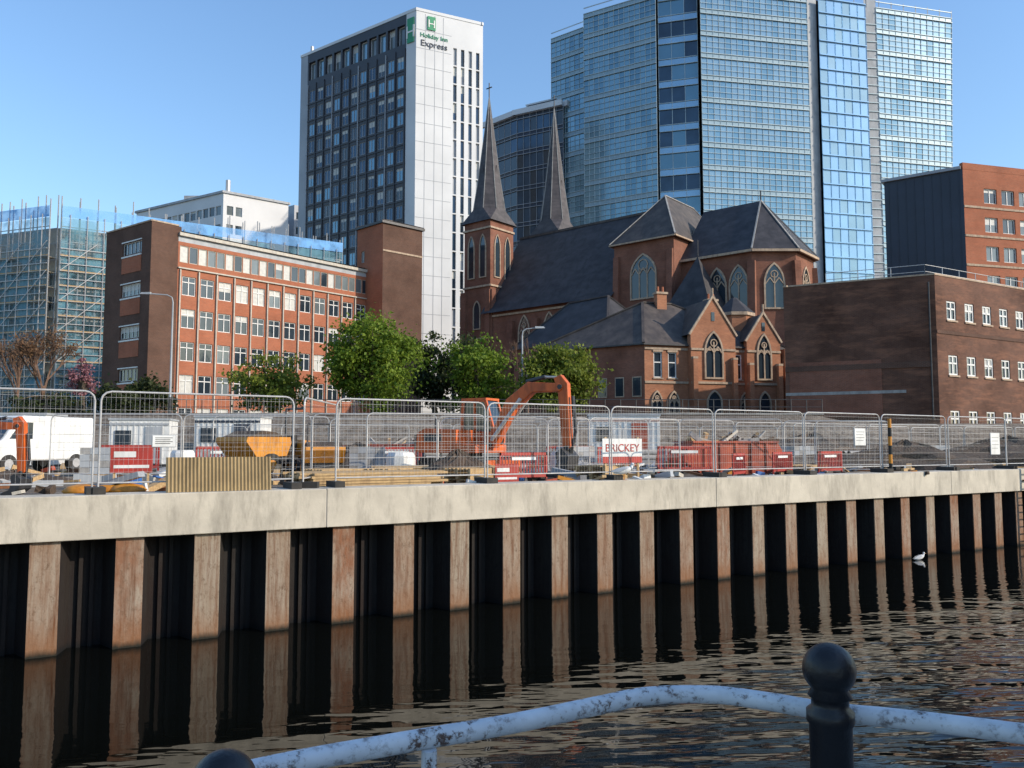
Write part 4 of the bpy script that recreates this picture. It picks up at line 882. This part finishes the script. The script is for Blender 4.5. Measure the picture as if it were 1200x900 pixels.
def gable(u0,u1,proj,zeave,zap,depth):
    A=xy(Nn)+d2*u0; m=xy(Nn)+d2*(u0+u1)/2; B=xy(Nn)+d2*u1; o=n2*proj; bk=-n2*depth
    b.poly('walls','brick_pr',[xy(A,g0)+o,xy(B,g0)+o,xy(B,zeave)+o,xy(m,zap)+o,xy(A,zeave)+o])
    b.poly('walls','brick_pr',[xy(A,g0),xy(A,g0)+o,xy(A,zeave)+o,xy(A,zeave)]); b.poly('walls','brick_pr',[xy(B,g0)+o,xy(B,g0),xy(B,zeave),xy(B,zeave)+o])
    oo=o-n2*.15
    b.poly('roof','slate2',[xy(A,zeave)+oo-d2*.2,xy(m,zap)+oo,xy(m,zap)+bk,xy(A,zeave)+bk-d2*.2]); b.poly('roof','slate2',[xy(m,zap)+oo,xy(B,zeave)+oo+d2*.2,xy(B,zeave)+bk+d2*.2,xy(m,zap)+bk])
    b.beam('trim','stone',xy(A,zeave)+o-d2*.15,xy(m,zap+.15)+o,.22,.18); b.beam('trim','stone',xy(B,zeave)+o+d2*.15,xy(m,zap+.15)+o,.22,.18)
    b.cyl('trim','stone',xy(m,zap)+o,xy(m,zap+.9)+o,.09)
    for z in (9.2,12.2,6.0): b.obox('trim','stone',xy(A,z)+o+n2*.004,B-A,n2*.1,Z3*.2)
    wz=min(1.7,(u1-u0)*.36); arch(b,xy(m,9.8)+o,d2,n2,wz,4.0,2,ring=.16); arch(b,xy(m,6.3)+o,d2,n2,wz*.8,2.2,1,ring=.14)
    q=xy(m,14.9 if zap>16 else 14.2)+o; b.obox('windows','win',q-d2*.16+n2*.01,d2*.32,n2*.03,Z3*.8)
    for k in (-1,1): b.obox('buttresses','brick_pr',xy(m,g0)+o+d2*(k*((u1-u0)/2-.25)-.22),d2*.44,n2*.4,Z3*(zeave-2.2-g0)); b.obox('buttresses','stone',xy(m,zeave-2.2)+o+d2*(k*((u1-u0)/2-.25)-.24),d2*.48,n2*.42,Z3*.2)
gable(U(806),U(858),.6,13.6,17.0,6); gable(U(872),U(911),.5,13.2,15.8,5)
q=xy(Nn)+d2*U(884)-n2*3.2
b.cyl('turret','brick_pr',xy(q,g0),xy(q,16.2),1.75,n=8); b.cyl('turret','stone',xy(q,16.0),xy(q,16.3),1.95,n=8); b.cyl('turret','slate',xy(q,16.3),xy(q,17.9),1.95,.25,n=8)
for u,z in ((U(800),18.0),(U(862),17.6)): 
    q=xy(Nn)+d2*u-n2*4.5; b.obox('chimneys','brick_pr',xy(q,13)-d2*.5,d2*1.0,n2*.7,Z3*(z-13)); b.obox('chimneys','stone',xy(q,z)-d2*.6-n2*.1,d2*1.2,n2*.9,Z3*.2)
    for k in (-.25,.25): b.cyl('chimneys','brick_or',xy(q,z+.2)+d2*k+n2*.35,xy(q,z+.75)+d2*k+n2*.35,.13,.1,8)
b.obox('buttresses','brick_pr',xy(Rr,g0)-d2*.6,d2*.9,n2*.7,Z3*7.5)
b.done(pivot=xy(Nn,ST))
b,Nn,Ll,Rr,Bk,Z=boxb('terrace_building',60,398,118,-80,396,150,400)
facade(b,Ll,Nn,ST-.5,Z,cols(.5,12,5,1.2),rowsf(8,3.2,3,1.7),'cream'); plain(b,Nn,Rr,ST-.5,Z,'brick_br'); plain(b,Rr,Bk,ST-.5,Z,'brick_br'); hip(b,[Nn,Rr,Bk,Ll],Z,Z+3,'slate2'); b.done(pivot=xy(Nn,ST))
# ------------------------------------------------------------ lamps
def lamp(px,pyt,D,arm,dx):
    b=Bld('street_lamp'); p=atD(px,pyt,D); g=gz(p); h=p.z-g
    b.cyl('post','dsteel',(0,0,0),(0,0,1.3),.11,.1,10); b.cyl('post','grey',(0,0,1.3),(0,0,h-.5),.08,.05,10)
    pts=[V((0,0,h-.5)),V((dx*.05*arm,0,h-.2)),V((dx*.25*arm,0,h-.04)),V((dx*arm,0,h+.05))]
    b.tube('arm','grey',pts,.04,8); x0=dx*arm
    b.hexa('head','grey',[(x0-dx*.1,-.12,h),(x0+dx*.6,-.1,h+.02),(x0+dx*.6,.1,h+.02),(x0-dx*.1,.12,h),(x0-dx*.1,-.1,h+.15),(x0+dx*.5,-.06,h+.14),(x0+dx*.5,.06,h+.14),(x0-dx*.1,.1,h+.15)])
    b.done(loc=(p.x,p.y,g))
lamp(203,345,54,1.6,-1); lamp(612,385,57,1.0,1)
# ------------------------------------------------------------ trees
def leaves(b,cen,rad,nclump,per,size,mat,cr_=.26,shell=.5):
    cs_=[]
    for i in range(nclump):
        v=rng.normal(size=3); v/=np.linalg.norm(v); r=(shell+(1-shell)*rng.random()**.6)*rng.uniform(.72,1.15)
        if rng.random()<.2: r*=.5
        cs_.append(np.array(cen)+v*r*np.array(rad))
    P=[]; R=np.mean(rad)
    for c in cs_:
        k=int(per*rng.uniform(.5,1.4)); cr2=R*cr_*rng.uniform(.6,1.3)
        P.append(c+rng.normal(size=(k,3))*cr2*.5*np.array([1.15,1.15,.8]))
    P=np.vstack(P); n=len(P)
    a=rng.normal(size=(n,3)); a/=np.linalg.norm(a,axis=1)[:,None]; t=rng.normal(size=(n,3)); bb=np.cross(a,t); bb/=np.linalg.norm(bb,axis=1)[:,None]
    s=size*rng.uniform(.6,1.4,size=(n,1)); a=a*s; bb=bb*s*.7
    vs=np.stack([P-a,P-bb,P+a,P+bb],1).reshape(-1,3)
    b.mesh('leaves',mat,[tuple(x) for x in vs.tolist()],[(4*i,4*i+1,4*i+2,4*i+3) for i in range(n)])
    return cs_
def limb(b,a,e,r0,r1,mat,segs=3,wob=.12):
    a=V(a);e=V(e);L=(e-a).length;p=a
    for i in range(segs):
        t=(i+1)/segs; q=a.lerp(e,t)+(V(rng.normal(size=3).tolist())*L*wob*.35 if i<segs-1 else V((0,0,0)))
        b.cyl('branches',mat,p,q,r0+(r1-r0)*i/segs,r0+(r1-r0)*t,6,False); p=q
def tree(name,px,D,x0,x1,ytop,ybot,mat,ncl=70,per=120,size=.14,shell=.45):
    p=atD(px,ybot,D); top=atD(px,ytop,D).z; bot=p.z; g=gz(p); cx=(atD(x0,400,D).x+atD(x1,400,D).x)/2; rx=(atD(x1,400,D).x-atD(x0,400,D).x)/2; rz_=(top-bot)/2
    b=Bld(name); c=(cx-p.x,0,(top+bot)/2-g)
    cs_=leaves(b,c,(rx*.92,rx*.85,rz_*.92),ncl,per,size,mat,shell=shell)
    fork=V((c[0]*.4,0,max(1.2,(bot-g)+rz_*.35))); b.cyl('trunk','bark',(0,0,-.2),fork,.26,.17,10,False)
    for c_ in cs_[:22]:
        m_=fork.lerp(V(c_.tolist()),.5)+Z3*.3; limb(b,fork,m_,.11,.06,'bark'); limb(b,m_,c_.tolist(),.06,.015,'bark')
    b.done(loc=(p.x,p.y,g))
tree('green_tree',438,57,374,499,364,488,'leaf',120,140,.12,.5)
tree('green_tree',552,62,500,606,388,494,'leafd',50,110,.13); tree('green_tree',560,58,512,602,390,492,'leaf',60,110,.12)
tree('green_tree',652,56,606,702,400,494,'leaf2',95,120,.12)
tree('green_tree',318,58,268,368,418,486,'leaf2',65,80,.12)
tree('evergreen_shrub',158,55,112,206,438,496,'leafd',60,90,.13); tree('blossom_tree',97,62,78,118,420,470,'leafp',22,50,.10)
tree('evergreen_shrub',510,64,480,535,390,490,'leafd',50,90,.14); tree('evergreen_shrub',60,56,10,118,462,500,'leafd',50,80,.13)
def bare(name,px,D,x0,x1,ytop,ybot,leafm=None,seed=1,mat='twig',lv=5,up=.28):
    rr=random.Random(seed); p=atD(px,ybot,D); g=gz(p); H_=atD(px,ytop,D).z-g; b=Bld(name); W_=(atD(x1,400,D).x-atD(x0,400,D).x)/2; tips=[]
    def br(a,d,L,r,l):
        e=a+d*L; b.cyl('branches',mat,a,e,r,r*.65,5 if l<3 else 3,False)
        if l==0: tips.append(e); return
        for i in range(3 if l>1 else 4):
            nd=(d+V((rr.uniform(-1,1)*W_/H_*1.3,rr.uniform(-1,1)*W_/H_*1.3,rr.uniform(-.15,.55)))).normalized(); br(a.lerp(e,rr.uniform(.6,1)),nd,L*rr.uniform(.62,.85),max(r*.62,.012),l-1)
    br(V((0,0,-.1)),Z3,H_*up,.16,lv)
    if leafm:
        P=np.array([list(t) for t in tips]); P=np.repeat(P,2,0)+rng.normal(size=(len(P)*2,3))*.22; n=len(P)
        a=rng.normal(size=(n,3))*.045; c=rng.normal(size=(n,3))*.04; vs=np.stack([P-a,P-c,P+a,P+c],1).reshape(-1,3)
        b.mesh('leaves',leafm,[tuple(x) for x in vs.tolist()],[(4*i,4*i+1,4*i+2,4*i+3) for i in range(n)])
    b.done(loc=(p.x,p.y,g))
bare('budding_tree',50,56,5,100,364,470,'leafb',4,lv=6,up=.31); bare('bare_tree',618,66,585,660,366,470,None,8,'twig',5); bare('bare_tree',20,62,0,50,385,470,'leafb',11,lv=5)
print('objects',len(bpy.data.objects),'polys',sum(len(m.polygons) for m in bpy.data.meshes))
